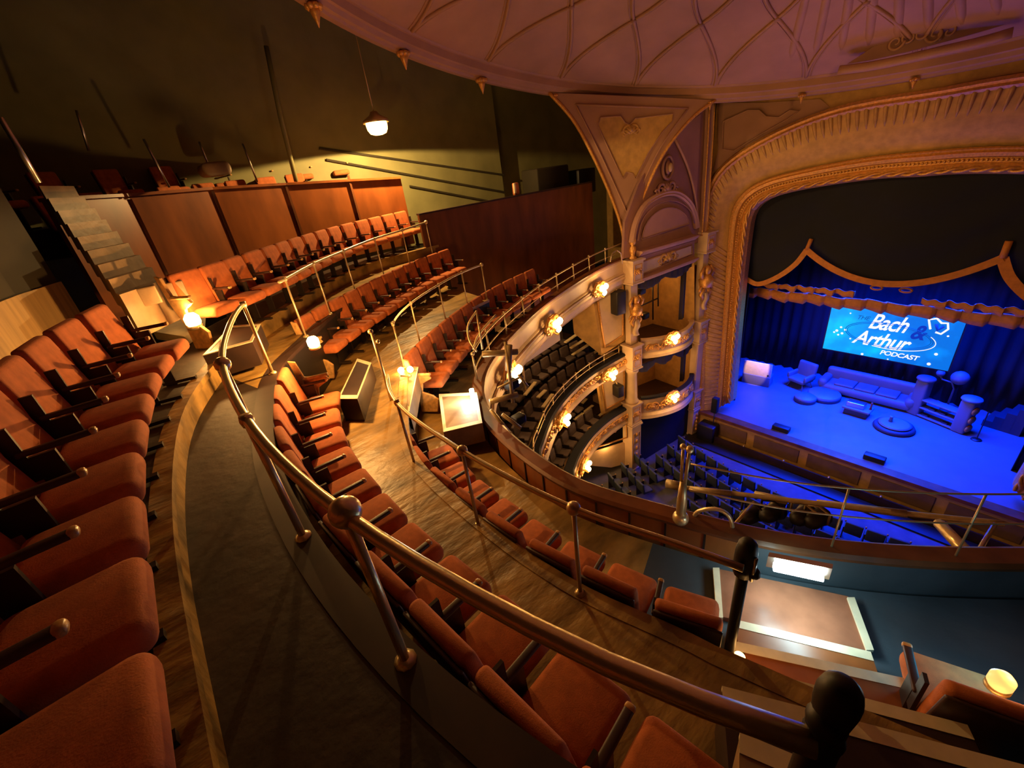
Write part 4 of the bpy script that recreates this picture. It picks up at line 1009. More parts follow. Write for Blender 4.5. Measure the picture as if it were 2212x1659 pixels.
# three rails run from the post to the right along the front
def along(dz0, dz1): return [p + Vector((0,0,dz0+(dz1-dz0)*k/max(1,len(seg)-1))) - V_*0 for k, p in enumerate(seg)]
t = empty('safety_rail', seg[0]); tag(t, 'long thin safety rails running right from the tall brass post', 'handrail')
for hh in (.80, .45): MBa(t, MB().tube(resample([p+V_*(PH_*hh) for p in seg], 40), .008, 6), 'rail', 'brassdull')
for x, y in ((1800,1100), (2170,1080)):
    p_ = min(seg, key=lambda q: abs(math.atan2(q.x, q.y)-math.atan2(ray(x, y).x, ray(x, y).y))); MBa(t, MB().tube([p_, p_+V_*(PH_*.80)], .009, 6), 'post', 'brassdull')
# lighting bar slung outside the front, with lanterns and bracket
def DP(x, y, d): return ray(x, y)*d
t = empty('lighting_bar', DP(1440,1050,6.4)); tag(t, 'long scaffold lighting bar slung outside the near gallery front', 'lighting bar')
barp = [DP(1438,1049,6.35), DP(1560,1063,6.2), DP(1700,1080,6.1), DP(1850,1097,6.1), DP(2000,1114,6.2), DP(2168,1131,6.35)]
MBa(t, MB().tube(resample(barp, 30), .030, 8), 'tube', 'barpaint')
for a_, b_, r_ in (((1440,1044),(1468,1050),.06), ((1490,1056),(1580,1066),.038), ((1630,1068),(1700,1082),.045), ((1765,1086),(1960,1110),.040)): MBa(t, MB().tube([DP(*a_,6.2), DP(*b_,6.15)], r_, 8), 'sleeve', 'barpaint')
for k, (x, y) in enumerate(((1625,1100), (1668,1096), (1735,1102), (1765,1108))):
    t = empty('stage_lantern', DP(x, y, 6.2)); tag(t, ['leftmost black lantern clamped under the scaffold bar, near the hooped handrail', 'second black lantern under the scaffold bar, beside the leftmost', 'third black lantern under the scaffold bar, with bright yoke', 'rightmost black lantern under the scaffold bar'][k], 'lantern', 'lanterns under the scaffold bar')
    c = DP(x, y, 6.2); dr = Vector((.1,.95,-.3)).normalized(); q_ = c - V_*.10
    MBa(t, MB().tube([q_-dr*.18, q_-dr*.1, q_+dr*.12, q_+dr*.16], [.06,.095,.10,.12], 12), 'housing', 'black')
    MBa(t, MB().tube([q_+Vector((.12,0,0)), q_+Vector((.12,0,.14)), q_+Vector((0,0,.2)), q_+Vector((-.12,0,.14)), q_+Vector((-.12,0,0))], .014, 6), 'yoke', 'brassdull' if k > 1 else 'iron')
t = empty('rail_bracket', DP(2105,1208,5.2)); tag(t, 'yellow V-shaped bracket clamped to the gallery ledge at the right edge', 'bracket')
MBa(t, MB().tube([DP(2028,1130,5.6), DP(2092,1198,5.25)], [.045,.05], 8), 'strut', 'brass'); MBa(t, MB().tube([DP(2150,1132,5.7), DP(2108,1200,5.25)], .018, 6), 'stay', 'steel')
MBa(t, MB().rbox(DP(2105,1207,5.2), (.16,.12,.09), .02, 2), 'clamp', 'brassdull')
t = empty('rail_bracket', DP(1606,1140,5.4)); tag(t, 'slanting thin stay between the scaffold bar and the near gallery ledge', 'bracket')
MBa(t, MB().tube([DP(1628,1085,6.0), DP(1588,1132,5.3)], .018, 6), 'stay', 'brassdull')
# hooped handrail at the foot of the aisle
hp = [(1568,1232),(1545,1190),(1515,1148),(1500,1122),(1504,1108),(1520,1101),(1548,1100),(1570,1110),(1581,1130),(1583,1166)]
t = empty('hoop_handrail', D(1568,1232,4.1)); tag(t, 'hoop-shaped brass handrail at the bottom of the aisle steps', 'handrail')
MBa(t, MB().tube(resample([PL(x, y, (-1.3,3.05), (-.3,3.35)) for x, y in hp], 40), .019, 8), 'tube', 'brass')
MBa(t, MB().box(PL(1578,1176, (-1.3,3.05), (-.3,3.35)), (.09,.06,.12)), 'wall_plate', 'armwood', smooth=False)
# black end post of the middle rail
pt_, pb_x = Z(1613,1192,-1.92), None
t = empty('black_post', drop(pt_, -2.96)); tag(t, 'black upright post with a rounded head where the middle rail ends', 'post')
MBa(t, MB().tube([drop(pt_, -3.3), drop(pt_, -2.05)], .030, 10).lathe([(.05,0),(.055,.05),(.055,.16),(.045,.22),(.02,.25)], drop(pt_, -2.08), 12), 'shaft', 'black')
MBa(t, MB().ball(pt_+Vector((.05,0,-.12)), .035, 10).tube([pt_+Vector((-.03,0,-.14)), Z(1596,1226,-1.95)], .028, 8), 'clamp', 'iron')
MBa(t, MB().tube([drop(pt_, -2.1)+Vector((.052,-.02,.02)), drop(pt_, -2.0)+Vector((.054,-.02,.09))], .010, 6), 'polished_strip', 'steel')
# foreground newel post with rounded knob
nw = Z(1806,1520,-.86); t = empty('newel_post', drop(nw, L_Z)); tag(t, 'large dark newel post with a rounded knob at the end of the nearest rail', 'post')
MBa(t, MB().lathe([(.030,L_Z+.86),(.030,-.12),(.033,-.10),(.025,-.07),(.029,-.04),(.033,.0),(.033,.025),(.029,.045),(.018,.06),(.006,.066)], nw, 20), 'shaft', 'black')
MBa(t, MB().tube([railB[0]+Vector((0,0,0)), railB[0].lerp(nw, .6)-V_*.03, drop(nw, nw.z-.1)], .024, 8).ball(railB[0].lerp(nw,.55), .032, 10), 'elbow', 'black')

# ================================================================ aisle steps, lower right
def aisle_step(pl_, pr_, z, g, h, label, m_='woodred', ext_=0.0, strip=.055):
    a, b = Z(*pl_, z), Z(*pr_, z); td = (b-a).normalized(); bk_ = Vector((td.y, -td.x, 0))      # towards the camera side
    if bk_.y > 0: bk_ = -bk_
    b = b + td*ext_
    t = empty('aisle_step', a); tag(t, label, 'step')
    MBa(t, MB().prism([a, b, b+bk_*g, a+bk_*g], V_*-h), 'block', m_, smooth=False)
    MBa(t, MB().prism([a-bk_*.012+V_*.004, b-bk_*.012+V_*.004, b+bk_*strip+V_*.004, a+bk_*strip+V_*.004], V_*-.035), 'nosing', 'nosing', smooth=False)
    return t, a, b, td, bk_
aisle_step((1590,1342), (1882,1412), -3.42, .42, .16, 'lit aisle step edge nearest the fluorescent lamp', 'woodred')
t_, a_, b_, td_, bk2 = aisle_step((1582,1388), (2048,1490), -3.15, .50, .28, 'aisle step with a bright orange-lit end and long cream nosing', 'woodred')
MBa(t_, MB().prism([b_, b_+td_*.0-bk2*.0, b_+bk2*.42+td_*.05, b_+bk2*.42-td_*.02, b_-td_*.07], V_*-.02), 'side_nosing', 'nosing', smooth=False)
MBa(t_, MB().prism([a_, a_+td_*.07, a_+td_*.07+bk2*.2, a_+bk2*.2], V_*-.02), 'side_nosing', 'nosing', smooth=False)
aisle_step((1626,1450), (2092,1572), -2.80, .42, .30, 'aisle step with a grey-edged nosing, third from the fluorescent lamp', 'wooddark')
aisle_step((1560,1488), (2212,1660), -2.30, .36, .40, 'nearest full-width aisle step with a pale nosing, behind the dark newel post', 'wooddark', 1.2)
aisle_step((1598,1590), (1722,1642), -1.93, .20, .30, 'short bright step end at the bottom edge left of the newel post', 'step')
# landing between the lowest step and the front
ld = [Z(x, y, -3.5) for x, y in ((1548,1228),(1832,1288),(1884,1408),(1560,1332))]
t = empty('landing_board', ld[0]); tag(t, 'wooden landing board shining under the fluorescent lamp', 'landing')
MBa(t, MB().prism(ld, V_*-.05), 'board', 'landing' if 'landing' in M else 'woodred', smooth=False)
for (p0, p1), (q0, q1) in ((((1540,1226),(1554,1226)),((1548,1334),(1562,1334))), (((1830,1290),(1846,1290)),((1872,1404),(1888,1404)))):
    MBa(t, MB().prism([Z(*p0,-3.48), Z(*p1,-3.48), Z(*q1,-3.48), Z(*q0,-3.48)], V_*-.03), 'edge_strip', 'nosing', smooth=False)
# fluorescent fitting on the inside of the gallery front
f0, f1 = PL(1672,1224,(-1.3,2.72),(-.0,2.98)), PL(1778,1246,(-1.3,2.72),(0,2.98))
t = empty('fluorescent_lamp', f0); tag(t, 'short bright fluorescent lamp on the inside of the near gallery front', 'lamp')
fd = (f1-f0).normalized()
MBa(t, MB().tube([f0, f1], .038, 12), 'tube', 'tube'); MBa(t, MB().box((f0+f1)/2+Vector((-.02,.06,.0)), ((f1-f0).length+.1,.05,.12), (fd, Vector((-fd.y, fd.x, 0)).normalized(), V_)), 'housing', 'steel', smooth=False)
light('AREA', 'fluorescent_light', (f0+f1)/2+Vector((.0,-.03,-.05)), 8, (.50,.90,1.0), .5, (f0+f1)/2+Vector((.05,.05,-1.0)), sy=.08)
light('POINT', 'haze_fill', (f0+f1)/2+Vector((1.0,.0,.22)), 9, (.04,.50,.85), .15)  # added cyan light standing in for the teal haze
# warm step light at the end of the bright step
def step_lamp(p, label, energy, group=None, mt='bulbsoft', r=.07, lo=None):
    t = empty('step_lamp', p); tag(t, label, 'lamp', group)
    MBa(t, MB().lathe([(r*.9,-r*1.1),(r*1.15,-r*.6),(r*1.15,r*.4),(r*.7,r*1.0),(.003,r*1.15)], p, 24), 'glass', mt); MBa(t, MB().lathe([(r*.7,-r*1.7),(r*1.2,-r*1.5),(r*1.2,-r*1.05),(r*.8,-r*1.0)], p, 14), 'base', 'brassdull')
    light('POINT', 'step_light', p+(lo or Vector((.06,.03,r*2.2))), energy, WARM, .04); return t
step_lamp(Z(1597,1420,-3.02), 'small glowing step lamp at the left end of the bright aisle step', 2.2, r=.03, lo=Vector((.14,-.06,.16)))
step_lamp(Z(2164,1470,-2.75), 'round yellow lamp globe beside the upholstered seat at lower right', 3, r=.045, mt='globe' if 'globe' in M else 'bulbsoft')
q = Z(2085,1512,-2.85); t = empty('step_lamp', q); tag(t, 'bright broken-looking bracket lamp with a red glow beside the aisle step', 'lamp')
MBa(t, MB().tube([q, q+Vector((.09,.02,.03)), q+Vector((.14,.06,.07))], [.014,.022,.012], 8), 'arm', 'bulbsoft'); MBa(t, MB().rbox(q+Vector((.10,.05,-.02)), (.12,.08,.05), .02, 2), 'holder', 'velvet')
# ================================================================ stair-side step boxes with white nosing
def step_box(quad, z, h, label, m_, strip=.06, top=None):
    P = [Z(x, y, z) for x, y in quad]; t = empty('step_box', P[0]); tag(t, label, 'step')
    MBa(t, MB().prism(P, V_*-h), 'block', m_, smooth=False)
    c = sum(P, Vector())/4; I = [p.lerp(c, .16) for p in P]; n = len(P)
    mb = MB()
    for i in range(n):
        j = (i+1) % n; mb.prism([P[i]+V_*.006, P[j]+V_*.006, I[j]+V_*.006, I[i]+V_*.006], V_*-.012)
    MBa(t, mb, 'nosing_frame', 'nosing', smooth=False); return t
step_box(((438,768),(500,704),(563,700),(545,738)), -1.42, .3, 'narrow step box with white edging at the head of the aisle steps', 'wooddark')
step_box(((730,862),(772,775),(802,784),(772,862)), -2.28, .42, 'step box with white edging left of the middle step lamp', 'wooddark')
step_box(((948,852),(1030,848),(1042,914),(958,934)), -3.05, .30, 'brightly lit landing board with white edging beside the gallery front', 'step')
step_box(((858,868),(890,792),(904,793),(884,890)), -2.60, .3, 'small glowing step box under the twin bulbs', 'step')
# lit lamps along the left aisle
step_lamp(Z(415,690,-1.16), 'glowing step lamp at the end of the left seat block', 68, r=.075, mt='bulbsoft')
step_lamp(Z(676,738,-1.55), 'brightest bare step lamp, between the two halves of the middle row', 150, r=.06, mt='bulb')
t = empty('step_lamp', Z(884,800,-2.55)); tag(t, 'pair of glowing step bulbs beside the small step box', 'lamp')
for x, y in ((866,800),(886,798)): MBa(t, MB().ball(Z(x, y, -2.5), .05, 12), 'bulb', 'bulb')
MBa(t, MB().tube([Z(866,812,-2.55), Z(888,812,-2.55)], .02, 6), 'holder', 'brassdull')
light('POINT', 'step_light', Z(890,800,-2.4)+Vector((.1,0,.05)), 34, WARM, .06)
q = Z(1021,856,-2.95); t = empty('step_lamp', q); tag(t, 'small white tube lamp standing at the corner of the lit landing board', 'lamp')
MBa(t, MB().tube([q+V_*-.12, q+V_*.12], .035, 10), 'tube', 'tube'); light('POINT', 'step_light', q+Vector((-.12,-.08,.05)), 14, (1,.85,.65), .05)
# added unseen light brightening the far middle aisle
light('POINT', 'aisle_fill', Vector((-6.2,2.9,-1.7)), 16, WARM, .1)
# stairs up to the upper tier on the left
def px3(x, y, z): return Z(x, y, z)
t = empty('stair_flight', (-6.9,-.6,-1.5)); tag(t, 'pale worn stair flight climbing left beside the dark wall', 'stairs')
S0l, S0r = D(268,655,6.6), D(372,640,7.2); S1l, S1r = D(84,408,8.6), D(150,402,9.2)
n_ = 9
for k in range(n_):
    s0, s1 = k/n_, (k+1)/n_
    a0, b0 = S0l.lerp(S1l, s0), S0r.lerp(S1r, s0); a1, b1 = S0l.lerp(S1l, s1), S0r.lerp(S1r, s1)
    zt = a1.z*.5+b1.z*.5; zb = min(a0.z, b0.z)-.3
    MBa(t, MB().prism([Vector((a0.x,a0.y,zt)), Vector((b0.x,b0.y,zt)), Vector((b1.x,b1.y,zt)), Vector((a1.x,a1.y,zt))], V_*(zb-zt)), 'tread', 'step', smooth=False)
# riser blocks and newel at the stair foot
t = empty('step_blocks', D(330,640,6.4)); tag(t, 'brightly lit pale steps at the foot of the left stair flight', 'steps')
for (x, y, w, h, d) in ((322,637,.22,.22,6.9),(386,636,.16,.34,7.0)): MBa(t, MB().rbox(D(x, y, d), (w,.2,h), .02, 2), 'block', 'step', smooth=False)
MBa(t, MB().prism([Z(x, y, -1.32) for x, y in ((310,680),(372,648),(378,655),(316,690))], V_*-.06), 'plank', 'nosing', smooth=False)
MBa(t, MB().prism([Z(x, y, -1.42) for x, y in ((330,716),(372,680),(438,664),(434,702),(398,727))], V_*-.12), 'lit_tread', 'nosing', smooth=False)
# end standards of the seat blocks by the stairs (pale cast brackets)
def standard(p, tdir, label, s=1.0):
    t = empty('seat_end_standard', p); t.rotation_euler = (0,0,math.atan2(tdir.y, tdir.x)+math.pi); t.scale = (s,s,s)
    tag(t, label, 'seat end', 'pale seat ends')
    prof = [(-.46,.95),(-.38,.92),(-.34,.70),(-.10,.66),(-.06,.60),(-.22,.52),(-.26,.36),(-.10,.30),(-.02,.22),(-.08,0),(-.36,0),(-.34,.3),(-.42,.6)]
    MB().prism([Vector((0,y,z)) for y, z in prof], Vector((.04,0,0))).build('bracket', 'armwood', t, bevel=.008)
    MB().rbox((.02,-.22,.67), (.06,.32,.035), .014, 2).build('arm_pad', 'armwood', t, smooth=True)
    return t
def edge_dir(path, i): d = path[min(i+1, len(path)-1)]-path[max(i-1, 0)]; d.z = 0; return d.normalized()
fa = resample(farA, 31); d0 = edge_dir(fa, 0); standard(Vector((fa[0].x, fa[0].y, A_ZF))-d0*.1, d0, 'pale cast end bracket of the top seat row, beside the lit steps')
fb = resample(farB, 31); d0 = edge_dir(fb, 0); standard(Vector((fb[0].x, fb[0].y, B_ZF))-d0*.08, d0, 'pale seat end bracket beside the brightest step lamp')
fc = resample(farC, 31); d0 = edge_dir(fc, 0); standard(Vector((fc[0].x, fc[0].y, C_ZF))-d0*.08, d0, 'pale seat end bracket above the lit landing board')
nb_ = [Vector((x, y, B_Z)) for x, y in pB]; d0 = edge_dir(nb_, len(nb_)-1); standard(nb_[-1]+d0*.1, d0, 'pale seat end bracket at the far end of the near middle row')
# ================================================================ upper tier behind the fascia
upc = resample([Vector((x, y, 0)) for x, y in upx], 40)
tierf = offset(upc, -.1); struct(MB().loft([[p+V_*-.35 for p in tierf], [p+V_*-.35 for p in offset(upc, -1.1)], [p+V_*.1 for p in offset(upc, -1.1)], [p+V_*.1 for p in offset(upc, -2.2)]]).build('floor', 'carpetdk'))
ut = resample(offset(upc, -.35), 12*8+1)
for i in range(8):
    k = i*8+10
    if k >= len(ut)-3: break
    p = ut[k]; tdir = (ut[k+2]-ut[k-2]).normalized(); zc = -.35
    place_seat(Vector((p.x, p.y, zc)), tdir, ORD[i]+' seat from the left, its top showing above the wooden fascia', 'upper tier seats', .95)
ut2 = resample(offset(upc, -1.3), 9*8+1)
for i in range(8):
    k = i*8+6; p = ut2[k]; tdir = (ut2[k+2]-ut2[k-2]).normalized()
    place_seat(Vector((p.x, p.y, .1)), tdir, ORD[i]+' seat in the dark back row of the upper tier', 'upper tier back row', .95)
for k, ((x0,y0),(x1,y1)) in enumerate((((0,253),(85,395)), ((165,238),(192,326)), ((310,300),(366,405)), ((430,306),(452,362)), ((524,310),(556,393)))):
    zt = [.75,.95,.9,.85,.85][k]; d = [6.5,10.5,10.5,11.5,12][k]
    t = empty('white_post', D(x1,y1,d)); tag(t, ['long white slanting handrail post at the upper left edge','short pale post behind the upper tier seats, left','long pale post in the middle of the upper tier','short pale post right of the middle of the upper tier','thin pale post above the orange fascia'][k], 'post', 'pale posts of the upper tier')
    b_ = D(x1,y1,d); a_ = D(x0,y0,d); MBa(t, MB().tube([b_, a_], .020 if k else .024, 8), 'shaft', 'steel')
q = D(465,372,11.2); o = MB().rbox(q, (.9,.5,.22), .1, 3, warp=lambda p: p+Vector((0,0,.07*math.sin(p.x*9)+.05*math.cos(p.x*17)))).build('dust_sheet', 'step', smooth=True, origin=q); tag(o, 'crumpled pale cloth lying over seats in the upper tier', 'cloth')
# pipe running down the side wall
o = MB().tube([D(575,100,13.0), D(605,250,12.6), D(640,392,12.2)], .05, 8).build('wall_conduit', 'greenwall', smooth=True); tag(o, 'pale vertical conduit running down the dark wall to the fascia', 'pipe')
# objects behind the wooden screen
t = empty('equipment_case', PL(1180,400,(-11.6,9),(-11.6,13))); q = PL(1180,400,(-11.6,9),(-11.6,13)); tag(t, 'dark rectangular case standing behind the wooden screen', 'case'); MBa(t, MB().rbox(q, (.8,1.5,1.1), .05, 2), 'body', 'darkgreen')
t = empty('equipment_case', PL(1256,390,(-11.4,12),(-11.4,14))); q = PL(1256,392,(-11.4,12),(-11.4,14)); tag(t, 'black cabinet at the stage end of the wooden screen', 'case'); MBa(t, MB().rbox(q, (.6,.9,.8), .05, 2), 'body', 'black'); 
t = empty('striped_marker', PL(1114,408,(-10.6,9),(-10.6,13))); q = PL(1114,408,(-10.6,9),(-10.6,13)); tag(t, 'small red and white striped object on top of the wooden screen', 'marker'); MBa(t, MB().rbox(q, (.12,.2,.34), .04, 2), 'body', 'velvet'); MBa(t, MB().rbox(q+Vector((.05,-.08,.02)), (.06,.08,.28), .02, 2), 'white_stripe', 'nosing')
# lighting frame clamped to the front near the lit board
t = empty('scaffold_frame', Z(1045,770,-3.0)); tag(t, 'yellow scaffold frame clamped to the curved gallery front', 'scaffold')
def DF(x, y, d=6.6): return ray(x, y)*d
for a, b, r_ in (((1042,765),(1118,760),.05), ((1092,738),(1108,870),.028), ((1058,868),(1118,852),.045), ((1120,810),(1140,835),.02), ((1075,838),(1130,812),.018), ((1085,895),(1125,925),.03), ((1060,885),(1100,935),.03), ((1100,745),(1098,800),.05)):
    MBa(t, MB().tube([DF(*a, 6.0), DF(*b, 6.1)], r_*.95, 8), 'tube', 'barpaint')
for k, (x, y) in enumerate(((1105,830), (1120,905))):
    MBa(t, MB().rbox(DF(x, y, 6.4), (.16,.2,.14), .03, 2), 'fixture', 'black')
# brass hoops at the start of the far front rail
hq = [(1030,760),(1014,735),(1010,708),(1018,688),(1030,672)]
o = empty('rail_hoop', D(1030,760,6.6)); tag(o, 'curved brass rail end with crossing tubes above the gallery front', 'rail')
MBa(o, MB().tube(resample([DF(x, y, 6.5) for x, y in hq], 16), .016, 8), 'tube', 'brassdull'); MBa(o, MB().tube(resample([DF(x, y, 6.5) for x, y in ((1022,755),(1030,730),(1048,705),(1072,680))], 10), .016, 8), 'tube', 'brassdull'); MBa(o, MB().tube([DF(1029,670,6.5), DF(1042,755,6.5)], .016, 8), 'post', 'brassdull')
# ================================================================ circle and stalls seating
def simple_seat(name, cloth):
    t = empty(name)
    MB().rbox((0,-.40,.62), (.46,.09,.50), .035, 2, warp=lambda p: Vector((p.x, p.y-p.z*.15, p.z))).build('backrest', cloth, t, smooth=True)
    MB().rbox((0,-.17,.42), (.44,.38,.10), .04, 2).build('seat', cloth, t, smooth=True)
    MB().box((-.245,-.24,.30), (.03,.34,.60)).build('leg', 'iron', t)
    return t
M['duskcloth'] = mat('lilac_grey_cloth', (.12,.085,.085), .85, var=.2, vscale=6)
ss = simple_seat('stalls_seat', 'stallseat'); KIDS[ss.name] = kids(ss); su = [False]
cs = simple_seat('circle_seat', 'duskcloth'); KIDS[cs.name] = kids(cs); cu = [False]
MB_tip = MB().ball((-.245,-.08,.62), .03, 6).build('armrest_tip', 'armwood', ss, smooth=True); KIDS[ss.name] = kids(ss)
def put(proto_, flag, p, face, label, cat, group):
    o = proto_ if not flag[0] else dup(proto_); flag[0] = True
    o.location = p; o.rotation_euler = (0,0,math.atan2(face.y, face.x)-math.pi/2); tag(o, label, cat, group); return o
def rowy(yc, x): return yc + 1.0*((x-XC)/5.0)**2
for r in range(8):
    yc = 14.0 - .86*r; xs = []
    x = -7.7 - (.0 if r < 3 else .7) ; n = 0
    while x < 1.9:
        if not (r >= 3 and -7.0 < x < -6.1): xs.append(x)
        x += .52
    for i, x in enumerate(xs):
        y = rowy(yc, x)
        put(ss, su, Vector((x, y, -12.2)), Vector((-.4*(x-XC)/5.0, 1, 0)), ORD[i]+' dark seat from the left in the '+ORD[r]+' stalls row from the stage', 'seat', 'stalls seats')
for nm_, path_, rows_, z0, rise, going, lab in (('c', circ, 3, -.75, .30, .85, 'middle circle'), ('d', dress, 2, -.75, .28, .85, 'lowest circle')):
    for r in range(rows_):
        q = offset(path_, -.3-going*r-.25); q = q[30:76] if nm_ == 'c' else q[34:74]; q = resample(q, 60); L = sum((b-a).length for a, b in zip(q, q[1:])); n = int(L/.55); q = resample(q, n*4+1)
        for i in range(min(n, 18)):
            k = len(q)-3-i*4
            if k < 2: break
            td = (q[k+1]-q[k-1]).normalized(); face = Vector((td.y, -td.x, 0))
            put(cs, cu, Vector((q[k].x, q[k].y, path_[0].z+z0+rise*r)), face, ORD[i]+' dusky seat from the pillar in the '+ORD[r]+' row of the '+lab, 'seat', 'circle seats')
# pale step nosings at the side aisle of the tiers
for k, (a, b) in enumerate((((1218,738),(1254,713)), ((1230,750),(1268,727)), ((1234,765),(1274,739)), ((1273,766),(1293,752)), ((1130,852),(1153,824)), ((1158,857),(1175,841)), ((1169,878),(1190,850)))):
    z = [-5.9,-6.2,-6.5,-6.75,-6.6,-6.75,-6.9][k]; A, B = Z(*a, z), Z(*b, z); td = (B-A).normalized(); w = Vector((td.y, -td.x, 0))*.12
    o = MB().prism([A, B, B+w, A+w], V_*-.04).build('step_nosing', 'nosing', origin=A); tag(o, ['pale stair nosing highest on the middle tier aisle by the wall','pale stair nosing second from the top on the middle tier aisle','pale stair nosing third down, longest on the middle tier aisle','short pale stair nosing lowest, nearest the circle rail','long pale nosing left of the lilac seats on the middle tier','short pale nosing in the middle of the left tier aisle','pale nosing closest to the circle rail at left'][k], 'nosing', 'tier aisle nosings')
for k, (a, b) in enumerate((((1245,880),(1264,860)), ((1238,905),(1278,874)), ((1285,902),(1302,888)))):
    z = [-9.3,-9.5,-9.7][k]; A, B = Z(*a, z), Z(*b, z); td = (B-A).normalized(); w = Vector((td.y, -td.x, 0))*.12
    o = MB().prism([A, B, B+w, A+w], V_*-.04).build('step_nosing', 'nosing', origin=A); tag(o, ['upper pale nosing on the lowest tier','long middle pale nosing on the lowest tier','short pale nosing by the ledge of the lowest tier'][k], 'nosing', 'tier aisle nosings')
# pale partition at the back of the middle tier
A_, B_ = (-9.6,5.2), (-9.9,9.0)
pp = [PL(x, y, A_, B_) for x, y in ((1120,757),(1207,690),(1210,735),(1128,790))]
t = empty('partition_board', pp[3]); tag(t, 'pale lilac partition board at the back of the middle tier', 'board')
MBa(t, MB().prism(pp, Vector((-.08,0,0))), 'board', 'paper', smooth=False); MBa(t, MB().tube([pp[3]+V_*-.0, pp[3]+V_*-.9], .05, 6), 'post', 'cream')
# stalls floor and room below
struct(MB().add([(-13,2,-12.2),(7.8,2,-12.2),(7.8,16.8,-12.2),(-13,16.8,-12.2)], [(0,1,2,3)]).build('floor', 'stallfloor'))
struct(MB().box((-11.4,9,-11), (.1,15,2.6)).build('wall_left', 'creamdk'))
struct(MB().box((XC,16.0,-12.17), (11,1.0,.06)).build('floor', 'black'))
# cream dado panel under the lowest circle beside the pillar
dp = [PL(x, y, (-9.6,10.2), (-9.1,12.3)) for x, y in ((1262,985),(1355,955),(1358,1000),(1320,1010),(1268,1005))]
t = empty('dado_panel', dp[0]); tag(t, 'cream moulded panel under the lowest circle beside the pillar foot', 'panel'); MBa(t, MB().prism(dp, Vector((-.1,0,0))), 'board', 'cream', smooth=False)
dp2 = [PL(x, y, (-9.4,10.2), (-8.95,12.3)) for x, y in ((1270,925),(1352,900),(1354,945),(1272,972))]
m_ = MB(); m_.tube(dp2, .035, 6, closed=True); ornament(m_, sum(dp2, Vector())/4, Vector((.2,1,0)).normalized(), V_, Vector((1,-.2,0)).normalized(), 1.0, .5); MBa(t, m_, 'gilt_moulding', 'gilt')
# black bin and monitor by the stage corner
q = Z(1527,948,-12.2); t = empty('floor_speaker', q); tag(t, 'dark speaker box with a blue lit top in the corner below the stage', 'loudspeaker'); MBa(t, MB().rbox(q+V_*.42, (.75,.6,.84), .06, 2), 'cabinet', 'speaker')
q = Y(1545,875,16.35); t = empty('pole_speaker', Vector((q.x, q.y, -12.2))); tag(t, 'slim dark speaker on a pole at the left stage corner', 'loudspeaker'); MBa(t, MB().rbox(q, (.26,.26,.75), .05, 2), 'cabinet', 'drape'); MBa(t, MB().tube([q-V_*.3, Vector((q.x, q.y, -12.15))], .02, 6), 'pole', 'black')
# brass rail in front of the pit with small knobs
zr = -11.95
t = empty('pit_rail', (XC,16.2,zr)); tag(t, 'low dark rail with small brass knobs along the foot of the stage front', 'handrail')
MBa(t, MB().box((XC,16.15,-12.0), (9.8,.06,.36)), 'screen', 'wooddark', smooth=False)
for k in range(6): MBa(t, MB().ball((XC-4.6+1.55*k,16.15,-11.78), .045, 8), 'knob', 'brass')
# ================================================================ things on the stage
SZ = -11.0
def st(name, label, cat, p, rz=0, group=None): t = empty(name, p, rz); tag(t, label, cat, group); return t
t = st('display_table', 'table with a pale upright board at the left of the stage', 'table', (-7.35,20.55,SZ), .1)
MB().rbox((0,0,.26), (1.25,.6,.52), .03, 2).build('cloth_covered_table', 'white', t, smooth=True); MB().rbox((0,-.24,.86), (1.25,.05,.70), .02, 2).build('board', 'nosing', t, smooth=True); MB().lathe([(.035,0),(.04,.03),(.001,.035)], (0,0,0), 8, (Vector((1,0,0)), V_, Vector((0,-1,0)))).build('badge', 'black', t).location = (.50,-.27,.62)
light('SPOT', 'board_spot', Vector((-6.8,17.9,-6.2)), 1700, (1,.55,.30), .05, Vector((-7.35,20.3,-10.05)), 14, .25)
t = st('armchair', 'blue-lit tub armchair on thin legs behind the two pouffes', 'armchair', (-5.7,21.2,SZ), -.3)
MB().rbox((0,0,.42), (.8,.75,.22), .09, 3).build('seat', 'white', t, smooth=True)
MB().rbox((0,.34,.82), (.86,.18,.75), .08, 3, warp=lambda p: Vector((p.x, p.y+p.z*.15, p.z))).build('backrest', 'white', t, smooth=True)
for sx in (-1,1): MB().rbox((sx*.40,0,.60), (.14,.7,.28), .06, 2).build('armrest', 'white', t, smooth=True)
for sx, sy in ((-1,-1),(1,-1),(1,1),(-1,1)): MB().tube([(sx*.28,sy*.25,.34),(sx*.38,sy*.34,0)], .02, 6).build('leg', 'white', t, smooth=True)
def pouffe(p, r, h, label, nm='pouffe', cat='pouffe'):
    t = st(nm, label, cat, p); MB().lathe([(r*.92,0),(r,.04),(r,h-.05),(r*.95,h-.01),(.01,h)], (0,0,0), 24).build('cushion', 'white', t, smooth=True); MB().lathe([(r*1.01,.0),(r*1.03,.02),(r*1.03,h*.55),(r*1.01,h*.6)], (0,0,0), 24).build('dark_side', 'shadowgrey', t, smooth=True)
pouffe((-5.05,20.0,SZ), .42, .26, 'smaller round pouffe in front of the armchair on stage')
pouffe((-4.55,20.75,SZ), .62, .26, 'larger round pouffe between the armchair and the sofa on stage')
t = st('sofa', 'long blue-lit sofa with rounded ends in the middle of the stage', 'sofa', (-3.3,21.7,SZ), -.02)
MB().rbox((0,0,.26), (3.3,1.0,.40), .16, 4).build('seat', 'white', t, smooth=True); MB().rbox((0,.42,.62), (3.3,.30,.70), .14, 4).build('backrest', 'white', t, smooth=True)
for sx in (-1,1): MB().rbox((sx*1.55,-.02,.45), (.36,1.0,.42), .16, 4).build('armrest', 'white', t, smooth=True)
